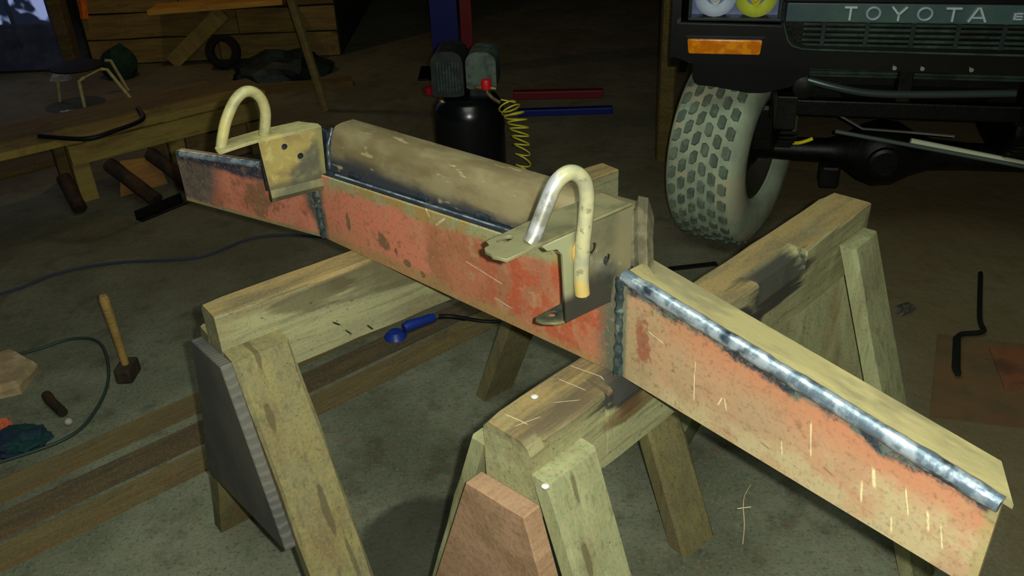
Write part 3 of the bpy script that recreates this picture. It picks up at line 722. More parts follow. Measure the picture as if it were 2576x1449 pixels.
def letter(ch, cx, w_, z0=1.004, z1=1.048):
    bm = B(); h = z1-z0; t = .0062
    if ch == 'T': stroke(bm, cx-w_/2, z1-t/2, cx+w_/2, z1-t/2, t); stroke(bm, cx, z0, cx, z1-t, t)
    if ch == 'O':
        k = 24; ring = []
        for i in range(k):
            a = 2*math.pi*i/k; c_, s2 = math.cos(a), math.sin(a)
            ro = (w_/2, h/2); ri = (w_/2-t, h/2-t); cz = (z0+z1)/2
            ring.append([Vector((cx+ro[0]*c_, -.010, cz+ro[1]*s2)), Vector((cx+ro[0]*c_, -.019, cz+ro[1]*s2)), Vector((cx+(ro[0]+ri[0])/2*c_, -.022, cz+(ro[1]+ri[1])/2*s2)), Vector((cx+ri[0]*c_, -.019, cz+ri[1]*s2)), Vector((cx+ri[0]*c_, -.010, cz+ri[1]*s2))])
        loft(bm, ring+[ring[0]], False); bmesh.ops.remove_doubles(bm, verts=bm.verts, dist=1e-6)
    if ch == 'Y': stroke(bm, cx-w_/2, z1, cx, z0+h*.45, t); stroke(bm, cx+w_/2, z1, cx, z0+h*.45, t); stroke(bm, cx, z0, cx, z0+h*.48, t)
    if ch == 'A': stroke(bm, cx-w_/2, z0, cx-.002, z1, t); stroke(bm, cx+w_/2, z0, cx+.002, z1, t); stroke(bm, cx-w_*.3, z0+h*.3, cx+w_*.3, z0+h*.3, t*.8)
    if ch == 'E': stroke(bm, cx-w_/2, z0, cx-w_/2, z1, t); [stroke(bm, cx-w_/2, z, cx+w_/2, z, t*.8) for z in (z0+t*.4, (z0+z1)/2, z1-t*.4)]
    if ch == 'F': stroke(bm, cx-w_/2, z0, cx-w_/2, z1, t); [stroke(bm, cx-w_/2, z, cx+w_/2, z, t*.8) for z in ((z0+z1)/2, z1-t*.4)]
    o = obj('letter', bm, M_CHRS, panel, TM, 40); return o
for ch, px, w_ in (('T', 2141, .038), ('O', 2200, .046), ('Y', 2263, .044), ('O', 2328, .048), ('T', 2396, .046), ('A', 2456, .050)):
    letter(ch, LX(px), w_)
letter('E', .232, .022, 1.012, 1.034); letter('F', .262, .020, 1.012, 1.034)
for x in (-.100, -.015, .132):
    bm = B(); lathe(bm, [(0, -.004), (.004, -.004), (.007, -.001), (.007, .004), (0, .004)], 10, M=Matrix.Translation((x, -.018, .853)) @ Matrix.Rotation(R(90), 4, 'X')); tp('bolt', bm, M_CHR, 40)
# lamps
def headlight(sgn):
    x0, x1 = (-.775, -.475) if sgn < 0 else (.475, .775)
    bm = B()
    for a in ((x0, x1, .998, 1.008), (x0, x1, 1.145, 1.155), (x0, x0+.01, 1.008, 1.145), (x1-.01, x1, 1.008, 1.145)): add_box(bm, a[0], a[1], -.03, .03, a[2], a[3], .003)
    hl = tp('headlight', bm, M_PLAS)
    for i, cx in enumerate((x0+.085, x1-.085)):
        bm = B(); lathe(bm, [(.064, 0), (.060, .012), (.048, .03), (.03, .042), (.012, .048), (0, .048)], 24, M=Matrix.Translation((cx, -.012, 1.072)) @ Matrix.Diagonal((1.05, 1, 1.0, 1)) @ Matrix.Rotation(R(-90), 4, 'X'))
        nn_ = NT('lamp_reflector', .28, .45, .8)
        obj('reflector', bm, nn_.out((225, 235, 250) if i == 0 else (225, 235, 90)), hl, TM, 40)
        bm = B(); bmesh.ops.create_icosphere(bm, subdivisions=2, radius=.016); bmesh.ops.transform(bm, matrix=Matrix.Translation((cx, .006, 1.06)), verts=bm.verts)
        obj('bulb', bm, NT('bulb_glass', .1, .2, .6).out((240, 240, 220) if i == 0 else (240, 220, 40)), hl, TM, 60)
    bm = B(); add_box(bm, x0+.01, x1-.01, .028, .034, 1.008, 1.145); obj('lamp_bowl', bm, NT('lamp_bowl_silver', .35, .6, .5).out((130, 140, 190)), hl, TM)
headlight(-1); headlight(1)
LG = bpy.data.materials.new('clear_lamp_glass'); LG.use_nodes = True; _t = LG.node_tree; _t.nodes.clear()
_o = _t.nodes.new('ShaderNodeOutputMaterial'); _m = _t.nodes.new('ShaderNodeMixShader'); _tr = _t.nodes.new('ShaderNodeBsdfTransparent'); _g = _t.nodes.new('ShaderNodeBsdfGlossy')
_g.inputs['Roughness'].default_value = .12; _m.inputs[0].default_value = .10
_t.links.new(_tr.outputs[0], _m.inputs[1]); _t.links.new(_g.outputs[0], _m.inputs[2]); _t.links.new(_m.outputs[0], _o.inputs[0])
for hl_ in [o for o in truck.children if o.name.startswith('headlight')]:
    x0_ = -.765 if min(v.co.x for v in hl_.data.vertices) < 0 else .485
    bm = B(); rr_ = []
    for i in range(57):
        x = x0_+i*.005; y = -.032 - .0022*abs(math.sin(i*math.pi/4))
        rr_.append([Vector((x, y, 1.006)), Vector((x, y-.004, 1.02)), Vector((x, y-.004, 1.135)), Vector((x, y, 1.147)), Vector((x, -.028, 1.147)), Vector((x, -.028, 1.006))])
    loft(bm, rr_); obj('lens', bm, LG, hl_, TM, 30)
for s_ in (-1, 1):
    x0, x1 = sorted((s_*.772, s_*.527))
    bm = front_slab([(x0, .936), (x0+.006, .888), (x1-.004, .888), (x1, .936)], -.028, 0, .003); tp('turn_signal', bm, M_AMB)
    bm = front_slab([(x0-.008, .945), (x0-.004, .879), (x1+.006, .879), (x1+.01, .945)], -.02, .0, .003); tp('signal_housing', bm, M_BLK)
# lower apron in front of the wheels and frame horns
for s_ in (-1, 1):
    bm = front_slab([(s_*.75, .86), (s_*.75, .80), (s_*.735, .765), (s_*.66, .760), (s_*.55, .742), (s_*.50, .742), (s_*.42, .765), (s_*.36, .80), (s_*.36, .86)], .02, .12, .005); tp('apron', bm, M_BLK)
    bm = B(); add_box(bm, s_*.42-.035, s_*.42+.035, .0, 4.3, .62, .74, .004); tp('frame_rail', bm, M_UNDER)
    bm = B(); lathe(bm, [(0, -.03), (.035, -.03), (.038, -.02), (.038, .02), (0, .03)], 16, M=Matrix.Translation((s_*.37, .04, .765)) @ Matrix.Rotation(R(90), 4, 'X')); tp('spring_eye', bm, M_UNDER, 40)
    for k in range(5):
        bm = B(); L0 = .46-.06*k
        loft(bm, [[Vector((s_*.40+dx, .45+L0*u, .50-.014*k+.11*(u*L0/.46)**2+dz)) for dx, dz in ((-.03, 0), (.03, 0), (.03, .010), (-.03, .010))] for u in [i/6-1 for i in range(13)]])
        tp('leaf_spring', bm, M_UNDER)
bm = B(); add_box(bm, -.40, .40, .22, .27, .60, .66, .006); tp('crossmember', bm, M_UNDER)
bm = B(); tube(bm, smooth_path([(-.36, .03, .792), (-.27, .02, .772), (-.16, .02, .755), (0, .03, .752), (.3, .05, .76)], 5), .013, 10); tp('front_tube', bm, NT('glossy_black_tube', .3, .5, .6).out((70, 82, 84)), 60)
bm = B(); loft(bm, [[Vector((x, y, z)) for x, z in ((-.24, .70), (-.17, .60), (.25, .58), (.32, .70))] for y in (.30, .95)]); tp('oil_pan', bm, M_BLK)
bm = B(); tube(bm, [(-.22, .26, .60), (-.12, .26, .545), (.06, .26, .538), (.20, .26, .53)], .005, 8); tp('brake_line', bm, M_CHR, 60)
# front axle with its diff, knuckles, tie rod and drag link
bm = B()
prof = [(-.50, .040), (-.38, .044), (-.22, .046), (-.15, .065), (-.09, .105), (-.03, .125), (.04, .118), (.10, .085), (.17, .058), (.30, .05), (.62, .046)]
rings = []
for x, r in prof:
    rings.append([Vector((x, .42+r*math.cos(2*math.pi*k/16), .395+r*math.sin(2*math.pi*k/16)*1.05-(.0 if r < .06 else .0))) for k in range(16)])
loft(bm, rings); tp('front_axle', bm, M_UNDER, 50)
bm = B(); lathe(bm, [(.0, -.02), (.05, -.02), (.062, -.01), (.062, .015), (.05, .02), (.05, .0), (0, 0)], 20, M=Matrix.Translation((-.015, .29, .40)) @ Matrix.Rotation(R(90), 4, 'X')); tp('pinion_flange', bm, M_UNDER, 40)
bm = B(); tube(bm, [(-.22, .22, .545), (.10, .22, .495), (.60, .22, .415)], .008, 8); tp('drag_link', bm, NT('bare_steel_rod', .3, .3, .6).out((96, 110, 104)), 60)
bm = B(); tube(bm, [(.055, .26, .505), (.44, .26, .438), (.62, .26, .405)], .0115, 12); tp('tie_rod', bm, NT('polished_rod', .35, .25, .8).out((232, 236, 200)), 60)  # pale base colour stands in for the flash highlight along the rod
for s_ in (-1, 1):
    bm = B(); add_box(bm, s_*.47-.05, s_*.47+.05, .33, .50, .40, .60, .02); add_box(bm, s_*.43-.03, s_*.43+.03, .30, .36, .56, .64, .01); tp('steering_knuckle', bm, M_UNDER)
bm = B(); add_box(bm, -.235, -.165, .30, .40, .28, .37, .012); tp('spring_plate', bm, M_UNDER)
bm = B(); tube(bm, smooth_path([(-.385, .20, .500), (-.35, .18, .508), (-.32, .18, .518), (-.30, .18, .528)], 4), .007, 8); tp('yellow_strap', bm, NT('yellow_plastic', .5).out((226, 206, 30)), 60)
# wheels
def wheel_mesh():
    Rr, Wd = .405, .26
    tyre = B()
    prof = [(.205, -.115), (.225, -.135), (.28, -.148), (.335, -.146), (.372, -.132), (.388, -.112), (.393, -.06), (.393, .06), (.388, .112), (.372, .132), (.335, .146), (.28, .148), (.225, .135), (.205, .115)]
    lathe(tyre, prof+[prof[0]], 56)
    lug = B()
    for row, (zc, n_, w_, off) in enumerate(((-.100, 34, .036, 0), (-.060, 34, .033, .5), (-.020, 34, .033, 0), (.020, 34, .033, .5), (.060, 34, .033, 0), (.100, 34, .036, .5))):
        for k in range(n_):
            a = 2*math.pi*(k+off)/n_; rad = .392 if abs(zc) < .09 else .386
            ta = Vector((-math.sin(a), math.cos(a), 0)); ra = Vector((math.cos(a), math.sin(a), 0)); ax = Vector((0, 0, 1))
            hex_ = [(-.34, -.45), (.34, -.5), (.5, 0), (.34, .45), (-.34, .5), (-.5, 0)]
            j1, j2, sk = random.uniform(-.004, .004), random.uniform(-.003, .003), .22
            hex_ = [(u+v*sk*(1 if zc < 0 else -1)+j1*9, v+j2*9) for u, v in hex_]
            lo = [ra*(rad-.002)+ta*(u*.056)+ax*(zc+v*w_) for u, v in hex_]
            hi = [ra*(rad+.008)+ta*(u*.046)+ax*(zc+v*w_*.82) for u, v in hex_]
            loft(lug, [lo, hi])
    rim = B(); lathe(rim, [(.207, -.118), (.212, -.110), (.196, -.100), (.188, -.05), (.182, .04), (.10, .06), (.05, .062), (0, .062)], 36)
    back = B(); lathe(back, [(.212, .112), (.206, .12), (.19, .10), (.186, .05)], 36)
    hub = B(); lathe(hub, [(0, -.10), (.05, -.10), (.09, -.07), (.13, -.05), (.13, .05), (0, .06)], 20)
    return tyre, lug, rim, back, hub
wheel_data = {}
for key, bm_, mat_ in zip(('tyre', 'tread_lugs', 'rim', 'rim_lip', 'brake_drum'), wheel_mesh(), (M_RUB, M_LUG, M_RIM, M_RIM, M_UNDER)):
    bmesh.ops.recalc_face_normals(bm_, faces=bm_.faces)
    me = bpy.data.meshes.new(key); bm_.to_mesh(me); bm_.free(); me.materials.append(mat_)
    if key != 'tread_lugs':
        for p in me.polygons: p.use_smooth = True
        me.set_sharp_from_angle(angle=R(40))
    wheel_data[key] = me
for sx, xx, yy, steer in ((-1, -.57, .42, -21), (1, .755, .42, -20), (-1, -.66, 3.3, 0), (1, .66, 3.3, 0)):
    Wm = TM @ TR(xx, yy, .404, R(steer)) @ Matrix.Rotation(R(90 if sx < 0 else -90), 4, 'Y').inverted()
    wl = link('wheel', wheel_data['tyre'], truck, Wm)
    for key in ('tread_lugs', 'rim', 'rim_lip', 'brake_drum'): link(key, wheel_data[key], wl, Wm)

# ---------------------------------------------------------------- compressor and its coiled hose
M_TANK = NT('glossy_black_enamel', .25, 0, .6).out((12, 14, 18))
cp = thing('air_compressor', 'upright black air compressor with a red knob and finned head', 'compressor', TR(-.155, 3.66, 0, R(-6)))
CW = W(cp)
bm = B(); lathe(bm, [(0, .03), (.11, .035), (.150, .07), (.155, .12), (.155, .48), (.150, .515), (.132, .54), (.128, .548), (.10, .562), (0, .568)], 36); obj('tank', bm, M_TANK, cp, CW, 40)
bm = B(); lathe(bm, [(.156, .16), (.159, .165), (.159, .175), (.156, .18)], 36); obj('tank_ring', bm, M_TANK, cp, CW, 40)
for k in range(3):
    a = k*2.09+.5; bm = B(); add_box(bm, .11*math.cos(a)-.02, .11*math.cos(a)+.02, .11*math.sin(a)-.02, .11*math.sin(a)+.02, 0, .05, .006); obj('foot', bm, M_TANK, cp, CW)
M_SHR = grime('dusty_black_shroud', (34, 38, 38), (48, 54, 52), None, 12, rough=.45, bump=.1)
def rbox(x0, x1, y0, y1, z0, z1, rr, seg=5):
    pts = []
    for cx, cz, a0 in ((x1-rr, z0+.01, -90), (x1-rr, z1-rr, 0), (x0+rr, z1-rr, 90), (x0+rr, z0+.01, 180)):
        r2 = rr if cz > z0+.02 else .01
        for k in range(seg+1):
            a = R(a0+90*k/seg); pts.append((cx+(rr if r2 == rr else rr)*math.cos(a), cz+r2*math.sin(a)))
    bm = B(); prism(bm, pts, y0, y1); return bm
obj('motor_shroud', rbox(-.135, .0, -.09, .10, .575, .765, .05), M_SHR, cp, CW, 40)
for k in range(8):
    bm = B(); add_box(bm, -.108+k*.0125, -.103+k*.0125, -.097, -.088, .60, .725, .001); obj('fin', bm, grime('fin_metal', (90, 108, 110), (60, 72, 76), None, 30, rough=.35, metal=.5), cp, CW)
obj('pump_head', rbox(.008, .135, -.07, .09, .60, .755, .045), grime('grey_green_casting', (86, 104, 92), (64, 76, 68), (104, 112, 104), 20, rough=.6), cp, CW, 40)
bm = B(); add_box(bm, .015, .11, -.05, .05, .560, .606, .008); obj('bracket', bm, M_SHR, cp, CW)
bm = B(); lathe(bm, [(0, 0), (.020, 0), (.021, .004), (.021, .034), (.018, .040), (0, .041)], 20, M=Matrix.Translation((.095, -.10, .612))); obj('regulator_knob', bm, NT('red_plastic', .45, 0, .5).out((226, 24, 34)), cp, CW, 40)
bm = B(); tube(bm, [(.045, -.085, .615), (.06, -.095, .618), (.095, -.10, .618), (.125, -.10, .614), (.135, -.10, .612)], .009, 10); tube(bm, [(.095, -.10, .612), (.10, -.11, .595), (.125, -.125, .578), (.155, -.14, .565)], .008, 10); obj('brass_fitting', bm, grime('tarnished_brass', (120, 104, 72), (150, 134, 96), None, 30, rough=.4, metal=.5), cp, CW, 50)
bm = B(); lathe(bm, [(0, 0), (.018, 0), (.020, .01), (.020, .03), (0, .034)], 14, M=Matrix.Translation((-.155, -.06, .580))); obj('drain_knob', bm, NT('dark_red_plastic', .3, 0, .6).out((130, 12, 24)), cp, CW, 40)
# coiled hose
ctr = smooth_path([(.012, 3.50, .555), (.035, 3.48, .530), (.052, 3.46, .490), (.062, 3.44, .44), (.068, 3.42, .38), (.070, 3.41, .30), (.070, 3.40, .20), (.072, 3.40, .12), (.075, 3.40, .045)], 40)
pts = []
turns = 14; N = len(ctr)
for i, c in enumerate(ctr):
    t = i/(N-1); a = 2*math.pi*turns*t
    tdir = (ctr[min(i+1, N-1)]-ctr[max(i-1, 0)]).normalized()
    u = Vector((1, 0, 0)) - tdir*tdir.x; u.normalize(); v = tdir.cross(u)
    rr = .036 + .006*math.sin(t*9)
    tilt = .014*math.cos(a)
    pts.append(c + (u*math.cos(a)+v*math.sin(a))*rr + tdir*tilt)
pts = [Vector((-.012, 3.525, .572))] + pts
bm = B(); tube(bm, pts, .0034, 6)
tag(recentre(obj('coiled_hose', bm, NT('yellow_green_hose', .35, 0, .5).out((206, 196, 56)), None, None, 60)), 'thin yellow coiled air hose hanging from the black compressor', 'hose')

# ---------------------------------------------------------------- background objects
# blue lift column with a red guard
lf = thing('lift_column', 'tall blue steel column with a red strip behind the compressor', 'column', TR(-.375, 5.95))
Lw = W(lf)
bm = B(); prism(bm, [(-.09, 0.012), (.09, 0.012), (.09, 2.9), (-.09, 2.9)], -.06, .06); obj('column', bm, NT('deep_blue_paint', .5).out((10, 26, 110)), lf, Lw)
bm = B(); add_box(bm, .105, .185, -.04, .04, 0.012, 2.9, .004); obj('guard_strip', bm, NT('red_paint', .5).out((120, 16, 20)), lf, Lw)
bm = B(); add_box(bm, -.20, .26, -.16, .16, 0, .012, .002); obj('base_plate', bm, M_UNDER, lf, Lw)
bm = B(); add_box(bm, -.28, .28, -.03, .03, .0, .05, .006); tag(obj('lift_arm', bm, NT('dull_red_paint', .5).out((110, 22, 30)), None, TR(.34, 5.30, .0, R(-4))), 'low red steel arm lying in the dark behind the compressor', 'steel arm')
bm = B(); add_box(bm, -.28, .28, -.025, .025, .0, .04, .006); tag(obj('floor_rail', bm, NT('dull_blue_paint', .5).out((16, 28, 110)), None, TR(.36, 4.98, .0, R(-2))), 'low blue rail on the floor in front of the red arm', 'rail')
# leaning pole
pb, pt_ = Vector((-1.106, 5.244, 0)), Vector((-1.32, 5.42, 1.9))
pt_ = pb + (Vector((-1.245, 5.30, .78))-pb)*2.6
bm = B(); tube(bm, [pb+(pt_-pb)*i/10 for i in range(11)], .026, 8, wob=.15)
tag(recentre(obj('wooden_pole', bm, wood('pole_wood', (112, 98, 56), (66, 56, 34), (128, 110, 62), 1, False))), 'thin wooden pole standing in front of the boarded wall', 'pole')
# shelf, brace, orange cloth on the wall
bm = B(); add_box(bm, 0, .95, -.24, .0, 0, .035, .004); tag(obj('shelf_board', bm, wood('yellow_shelf_wood', (190, 140, 60), (120, 84, 34), (206, 160, 70), 1, False), None, TR(-2.46, 6.50, .405, 0, Matrix.Rotation(R(-2), 4, 'Y'))), 'yellowish wooden shelf board sticking out of the boarded wall', 'shelf')
bm = B(); add_box(bm, -.055, .055, -.035, .0, 0, .57, .004); tag(obj('diagonal_brace', bm, wood('brace_wood', (150, 126, 64), (84, 70, 36), (164, 138, 76), 1, False), None, TR(-2.44, 6.47, .02, 0, Matrix.Rotation(R(52), 4, 'Y'))), 'wide diagonal wooden brace under the yellowish shelf board', 'brace')
bm = B(); loft(bm, [[Vector((x+.01*math.sin(z*30), y, z)) for x, y in ((-.03, 0), (0, -.02), (.03, 0), (0, .01))] for z in (.36, .42, .5, .6, .72)])
tag(recentre(obj('orange_rag', bm, grime('orange_cloth', (226, 120, 20), (200, 84, 16), None, 20), None, TR(-2.99, 6.47, 0))), 'orange rag hanging on the post right of the blue-grey door', 'rag')
bm = B(); lathe(bm, [(.11, -.05), (.16, -.06), (.19, -.04), (.19, .04), (.16, .06), (.11, .05), (.11, -.05)], 28)
tag(obj('old_tyre', bm, NT('black_rubber', .9).out((18, 17, 16)), None, TR(-2.0, 6.30, .125) @ Matrix.Rotation(R(78), 4, 'X') @ Matrix.Diagonal((.64, .64, .64, 1))), 'small old tyre leaning against the boarded wall', 'tyre')
bm = B(); rings = []
for i in range(9):
    t = i/8; w_ = .13*math.sin(math.pi*min(1, .15+t*.85))**.5
    rings.append([Vector((w_*math.cos(a)*(1+.2*noise.noise(Vector((a, t*3, 1)))), .10*math.sin(a), t*.22)) for a in [k*math.pi/6 for k in range(12)]])
loft(bm, rings); tag(obj('green_sack', bm, grime('dark_green_cloth', (24, 58, 40), (18, 36, 28), None, 10), None, TR(-2.72, 6.2, 0)), 'dark green sack on the floor by the boarded wall', 'sack', None)
# bench made of a dark top lying low, with boards and rubbish behind
BW = TR(-2.42, 3.70, 0, R(38.2))
bn = thing('low_bench', 'low rough wooden bench of long boards left behind the beam', 'bench', BW)
mt1 = wood('bench_board', (142, 122, 62), (70, 56, 34), (158, 136, 66), 1, False, stains=.8); mt2 = wood('bench_board_dark', (96, 80, 46), (50, 40, 26), (112, 94, 54), 1, False, stains=.8)
for k in range(3):
    bm = B(); rings = []
    L = 1.45-.08*k
    for i in range(13):
        t = i/12; j = .008*noise.noise(Vector((t*7, k*4.4, 0)))
        y0 = -.0+k*.145+j
        rings.append([Vector((.1*(k % 2)+t*L, y, z)) for y, z in ((y0, .30+.004*k), (y0+.136, .30+.004*k), (y0+.136, .335+.006*(k % 2)), (y0, .335+.006*(k % 2)))])
    loft(bm, rings); obj('board', bm, mt2 if k else mt1, bn, BW)
bm = B(); add_box(bm, .42, 1.45, -.028, .0, .20, .298, .004); obj('apron_board', bm, mt1, bn, BW)
for x in (.46, .93, 1.36):
    for y in (.0, .36):
        bm = B(); add_box(bm, x-.04, x+.04, y, y+.05, 0, .30, .005); obj('leg', bm, mt1 if y == 0 else mt2, bn, BW)
bm = B(); add_box(bm, .98, 1.31, .005, .025, .02, .20, .003); obj('side_board', bm, mt2, bn, BW)
# things lying against it
M_LOG = grime('rusty_dark_pipe', (58, 42, 28), (40, 32, 24), (82, 52, 34), 12, rough=.8)
def pipe(p0, p1, r, lb):
    p0, p1 = Vector(p0), Vector(p1)
    bm = B(); tube(bm, [p0+(p1-p0)*i/6 for i in range(7)], r, 12, wob=.06)
    tube(bm, [p1+(p1-p0).normalized()*.001, p1+(p1-p0).normalized()*.004], r*.7, 12)
    tag(recentre(obj('iron_pipe', bm, M_LOG, None, None, 50)), lb, 'pipe')
pipe((-2.03, 3.80, .040), (-2.13, 3.93, .15), .034, 'dark iron pipe leaning on the left leg of the low bench')
pipe((-1.685, 3.856, .042), (-1.932, 4.006, .178), .035, 'rusty iron pipe leaning on the bench behind the black angle iron')
pipe((-1.528, 3.980, .042), (-1.775, 4.130, .178), .035, 'brown iron pipe nearest the end of the red beam, leaning on the bench')
bm = B(); prism(bm, [(0, 0), (.05, 0), (.05, .006), (.006, .006), (.006, .045), (0, .045)], 0, .25)
tag(obj('angle_iron', bm, NT('black_iron', .6, .3).out((16, 14, 14)), None, TR(-1.75, 3.735, .001, R(-38))), 'black angle iron lying on the floor in front of the low bench', 'angle iron')
bm = B(); loft(bm, [[Vector((x, y, z)) for x, z in ((0, 0), (.24, 0), (.22, .15), (.05, .17))] for y in (0, .02)])
tag(obj('wood_offcut', bm, wood('offcut_wood', (150, 104, 54), (80, 52, 30), (170, 120, 60), 1, False), None, TR(-1.93, 4.02, 0, R(38), Matrix.Rotation(R(-12), 4, 'X'))), 'reddish plywood offcut propped under the low bench', 'offcut')
# dark cable hanging over the bench
bm = B(); tube(bm, smooth_path([(-2.20, 3.96, .352), (-1.96, 3.90, .350), (-1.86, 3.985, .352), (-1.78, 4.15, .350), (-1.86, 4.32, .352)], 8), .012, 8)
tag(recentre(obj('bench_cable', bm, NT('black_cable', .6).out((14, 13, 12)), None, None, 60)), 'black cable lying in a curve over the low bench', 'cable')
# stool frame and metal scraps behind
M_STL = grime('cream_tube', (196, 186, 128), (170, 160, 108), None, 20, rough=.6)
st = thing('stool_frame', 'cream tubular stool frame with a dark seat behind the low bench', 'stool', TR(-2.62, 5.45, 0)); SW = W(st)
for pth in (((-.01, -.11, 0), (.0, -.10, .22), (.03, -.08, .235)), ((.245, .06, 0), (.10, .10, .23), (.07, .08, .24)), ((-.32, .22, 0), (-.28, .2, .16), (-.25, .2, .17)), ((.06, .42, 0), (.02, .36, .22), (0, .33, .23))):
    bm = B(); tube(bm, pth, .0115, 8); obj('leg', bm, M_STL, st, SW, 60)
bm = B(); tube(bm, [(.03, -.08, .235), (.07, .08, .24)], .006, 8); obj('rail', bm, M_STL, st, SW, 60)
bm = B(); lathe(bm, [(0, .243), (.15, .243), (.16, .248), (.16, .254), (.15, .26), (0, .262)], 24, M=Matrix.Translation((-.10, .13, 0))); obj('seat', bm, NT('dark_seat', .8).out((20, 15, 13)), st, SW, 40)
M_SCR = NT('bright_scrap', .4, .3).out((190, 184, 176))
for k in range(9):
    a = random.uniform(0, 3.1); x, y = -2.66+random.uniform(-.14, .16), 5.30+random.uniform(-.13, .10); L = random.uniform(.06, .13)
    bm = B(); add_box(bm, -L/2, L/2, -.009, .009, 0, .004, .001)
    tag(obj('metal_offcut', bm, M_SCR, None, TR(x, y, .002+.0055*k, a, Matrix.Rotation(0, 4, 'Y'))), 'small bright metal offcut in the heap under the cream stool frame', 'scrap', 'metal offcuts under the stool frame')
bm = B(); rings = []
for i in range(6):
    t = i/5; rings.append([Vector((.07*math.cos(k*math.pi/5)*(1-t*.8)*(1+.25*math.sin(k*2.3)), .05*math.sin(k*math.pi/5)*(1-t*.8), t*.10)) for k in range(10)])
loft(bm, rings); tag(obj('white_rag', bm, grime('dirty_white_cloth', (170, 170, 190), (120, 120, 140), None, 20), None, TR(-3.16, 6.2, 0)), 'small white rag on the floor at the door', 'rag')
# long boards and clutter on the floor behind the bench
for k, (x, y, L, wd, a, z, m_) in enumerate(((-2.74, 4.36, 1.35, .12, 38, 0, mt2), (-2.86, 4.58, 1.2, .10, 38, 0, mt2), (-1.9, 5.62, .9, .11, 12, 0, mt2), (-1.62, 4.62, .5, .05, 38, 0, mt1))):
    bm = B(); rings = []
    for i in range(9):
        t = i/8; j = .006*noise.noise(Vector((t*5, k*2.2, 7)))
        rings.append([Vector((t*L, -wd/2+j, 0)), Vector((t*L, wd/2+j, 0)), Vector((t*L, wd/2+j, .03)), Vector((t*L, -wd/2+j, .03))])
    loft(bm, rings)
    tag(obj('loose_board', bm, m_, None, TR(x, y, z, R(a))), ['longest loose board on the floor just behind the low bench', 'second loose board on the floor behind the low bench', 'loose board lying farthest back by the boarded wall', 'narrow loose batten on the floor past the end of the low bench'][k], 'board', 'loose boards behind the bench')
bm = B(); bmesh.ops.create_icosphere(bm, subdivisions=3, radius=1)
for v in bm.verts:
    v.co = Vector((v.co.x*.34, v.co.y*.2, max(-.0, v.co.z)*.17))*(1+.25*noise.noise(v.co*2.2))
tag(obj('tarpaulin_heap', bm, grime('dark_teal_tarpaulin', (26, 46, 44), (16, 26, 26), (44, 62, 60), 8, rough=.5, bump=.5), None, TR(-1.55, 6.1, 0)), 'crumpled dark teal tarpaulin heaped before the boarded wall', 'tarpaulin')

# ---------------------------------------------------------------- small things on the floor
hm = thing('sledgehammer', 'short hammer standing on its head on the floor at left', 'hammer', TR(-1.32, 2.45, 0)); HW_ = W(hm)
bm = B(); tube(bm, [(0, 0, .05), (-.002, .002, .18), (-.004, .002, .31), (-.004, .002, .322)], [.013, .014, .0165, .012], 12); obj('handle', bm, wood('hammer_handle_wood', (150, 120, 62), (90, 66, 34), (170, 138, 80), 1, False, stains=.3), hm, HW_, 50)
bm = B(); add_box(bm, -.028, .028, -.045, .045, 0, .055, .010); obj('head', bm, grime('dark_hammer_iron', (62, 52, 36), (44, 38, 30), None, 20, rough=.6), hm, HW_)
gr = thing('angle_grinder', 'blue angle grinder lying on the floor behind the left sawhorse', 'angle grinder', TR(-.415, 2.63, 0, R(34))); GW = W(gr) @ Matrix.Diagonal((.8, .8, .8, 1))
M_BLUE = NT('blue_plastic', .4, 0, .5).out((30, 56, 150))
bm = B(); tube(bm, [(.03, 0, .034), (.06, 0, .036), (.12, 0, .032), (.17, 0, .030), (.19, 0, .030)], [.022, .026, .022, .022, .016], 14); obj('body', bm, M_BLUE, gr, GW, 50)
bm = B(); lathe(bm, [(0, 0), (.05, 0), (.052, .004), (.05, .008), (.03, .03), (.0, .034)], 24, M=Matrix.Translation((-.015, 0, .004))); obj('head', bm, M_BLUE, gr, GW, 40)
bm = B(); tube(bm, [(.19, 0, .030), (.215, 0, .026)], [.008, .006], 8); obj('cord_sleeve', bm, M_CHR, gr, GW, 50)
bm = B(); tube(bm, smooth_path([(-.275, 2.725, .020), (-.22, 2.73, .012), (-.10, 2.69, .009), (-.02, 2.70, .009), (.05, 2.78, .009), (.12, 2.95, .009), (.05, 3.3, .009)], 8), .0085, 8)
tag(recentre(obj('power_cord', bm, NT('black_rubber_cord', .5).out((12, 12, 12)), None, None, 60)), 'black power cord running from the blue angle grinder', 'cord')
M_HOSE = NT('dark_blue_hose', .7).out((52, 58, 76)); M_HOSE2 = NT('dark_green_hose', .5).out((44, 62, 56))
bm = B(); tube(bm, smooth_path([(-2.5, 2.9, .008), (-2.06, 3.06, .008), (-1.89, 3.22, .008), (-1.67, 3.29, .008), (-1.33, 3.31, .008), (-1.12, 3.48, .008), (-.81, 3.45, .008), (-.55, 3.3, .008)], 8), .006, 8)
tag(recentre(obj('air_line', bm, M_HOSE, None, None, 60)), 'thin dark blue hose trailing along the floor behind the hammer', 'hose')
bm = B(); tube(bm, smooth_path([(-2.1, 2.5, .006), (-1.76, 2.62, .006), (-1.62, 2.70, .006), (-1.50, 2.66, .006), (-1.39, 2.45, .006), (-1.36, 2.26, .006), (-1.40, 2.12, .006), (-1.6, 2.0, .006)], 8), .0055, 8)
tag(recentre(obj('floor_cable', bm, M_HOSE2, None, None, 60)), 'thin dark green cable looping on the floor left of the hammer', 'cable')
bm = B(); poly = [(-.20, -.10), (.06, -.12), (.115, .0), (.04, .12), (-.22, .10)]
loft(bm, [[Vector((x*s_, y*s_, z)) for x, y in poly] for z, s_ in ((0, 1), (.03, 1.03), (.05, .93))])
bmesh.ops.subdivide_edges(bm, edges=bm.edges[:], cuts=3, use_grid_fill=True)
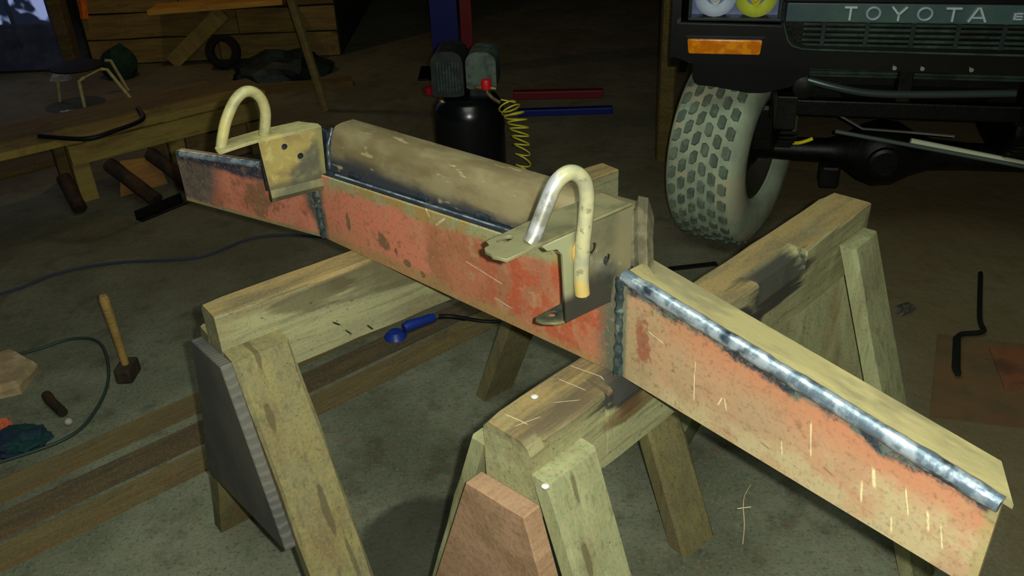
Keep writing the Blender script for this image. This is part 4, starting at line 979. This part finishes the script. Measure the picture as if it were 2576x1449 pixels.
for v in bm.verts: v.co.z = max(0, v.co.z + (.012*noise.noise(v.co*14) if v.co.z > .02 else 0))
tag(obj('paper_sack', bm, grime('pale_dusty_paper', (190, 168, 130), (160, 138, 104), None, 12), None, TR(-1.76, 2.46, 0, R(25))), 'pale crumpled paper sack at the left edge of the floor', 'sack')
def crumple(nm, lb, ct, x, y, sx_, sy_, sz_, mat, seed, z=0):
    bm = B(); bmesh.ops.create_icosphere(bm, subdivisions=4, radius=1)
    for v in bm.verts:
        k = 1+.35*noise.noise(v.co*2.1+Vector((seed, 0, 0)))+.15*noise.noise(v.co*6+Vector((seed, 2, 0)))
        v.co = Vector((v.co.x*sx_*k, v.co.y*sy_*k, max(0, v.co.z)*sz_*k))
    tag(obj(nm, bm, mat, None, TR(x, y, z)), lb, ct)
crumple('blue_rag', 'crumpled dark blue rag on the floor at the left edge', 'rag', -1.545, 2.12, .09, .07, .035, grime('dark_blue_cloth', (26, 44, 66), (20, 60, 58), (40, 40, 70), 20), 3)
crumple('orange_scrap', 'small orange scrap beside the dark blue rag', 'scrap', -1.63, 2.19, .03, .035, .03, grime('faded_orange', (214, 110, 70), (180, 80, 60), None, 20), 6)
bm = B(); tube(bm, [(0, 0, .018), (.05, 0, .02), (.14, .01, .018)], .016, 10); tag(obj('iron_bar', bm, M_LOG, None, TR(-1.55, 2.34, 0, R(-50)), 50), 'short dark iron bar on the floor above the blue rag', 'bar')
bm = B(); bmesh.ops.create_icosphere(bm, subdivisions=2, radius=.013); bmesh.ops.transform(bm, matrix=Matrix.Translation((0, 0, .011)), verts=bm.verts)
tag(obj('pebble', bm, grime('pale_stone', (180, 176, 160), (150, 146, 130), None, 20), None, TR(-1.42, 2.20, 0), 60), 'small pale pebble on the floor right of the blue rag', 'pebble')
# flat bar and wires
bm = B(); add_box(bm, -.10, .10, -.014, .014, 0, .006, .001); tag(obj('flat_bar', bm, NT('black_flat_bar', .6).out((14, 12, 10)), None, TR(.73, 3.05, .001, R(8))), 'short black flat bar on the floor behind the right sawhorse', 'bar')
bm = B(); tube(bm, smooth_path([(.56, 1.58, .004), (.575, 1.63, .02), (.58, 1.67, .045), (.59, 1.70, .055), (.615, 1.735, .06)], 5), .0016, 6); tube(bm, [(.565, 1.67, .040), (.60, 1.668, .046)], .0014, 6)
tag(recentre(obj('bent_wire', bm, NT('bare_wire', .4, .2).out((220, 206, 160)), None, None, 60)), 'bent bright wire on the floor by the foot of the left sawhorse', 'wire')
bm = B(); tube(bm, [(0, 0, .02), (.05, .01, .02)], [.02, .018], 10); tube(bm, [(.05, .01, .02), (.075, .012, .015)], [.008, .006], 8)
tag(obj('metal_bolt', bm, grime('bolt_metal', (70, 70, 64), (120, 120, 110), None, 40, rough=.4), None, TR(1.385, 2.63, 0, R(15)), 50), 'small metal bolt on the floor right of the right sawhorse', 'bolt')
# rusty sheet, brackets on the right
M_RS = grime('rust_brown_sheet', (116, 90, 58), (100, 84, 56), (126, 82, 54), 7, rough=.85, bump=.35)
bm = B(); loft(bm, [[Vector((x, y, z)) for x, y in ((0, 0), (.62, -.18), (.86, .22), (.22, .44))] for z in (0, .004)])
tag(obj('rusty_sheet', bm, M_RS, None, TR(1.245, 2.055, .001, R(0))), 'thin rust-brown sheet lying on the floor at the right', 'sheet')
bm = B(); loft(bm, [[Vector((x, y, z)) for x, y in ((0, 0), (.30, -.07), (.34, .17), (.06, .22))] for z in (0, .006)])
tag(obj('red_offcut', bm, grime('red_brown_offcut', (136, 84, 54), (112, 80, 54), (96, 64, 48), 9, rough=.85), None, TR(1.53, 2.17, .0055, R(0))), 'small reddish offcut lying on top of the rusty sheet', 'offcut')
bm = B(); tube(bm, [(1.405, 2.225, .030), (1.415, 2.26, .028), (1.50, 2.435, .024)], [.010, .013, .012], 10)
tube(bm, smooth_path([(1.50, 2.435, .024), (1.53, 2.46, .022), (1.61, 2.475, .020), (1.64, 2.56, .018), (1.80, 2.88, .014)], 6), .009, 8)
tag(recentre(obj('bent_pipe', bm, NT('dark_bent_pipe', .6, .2).out((26, 30, 26)), None, None, 50)), 'dark bent pipe lying across the rusty sheet at the right', 'pipe')
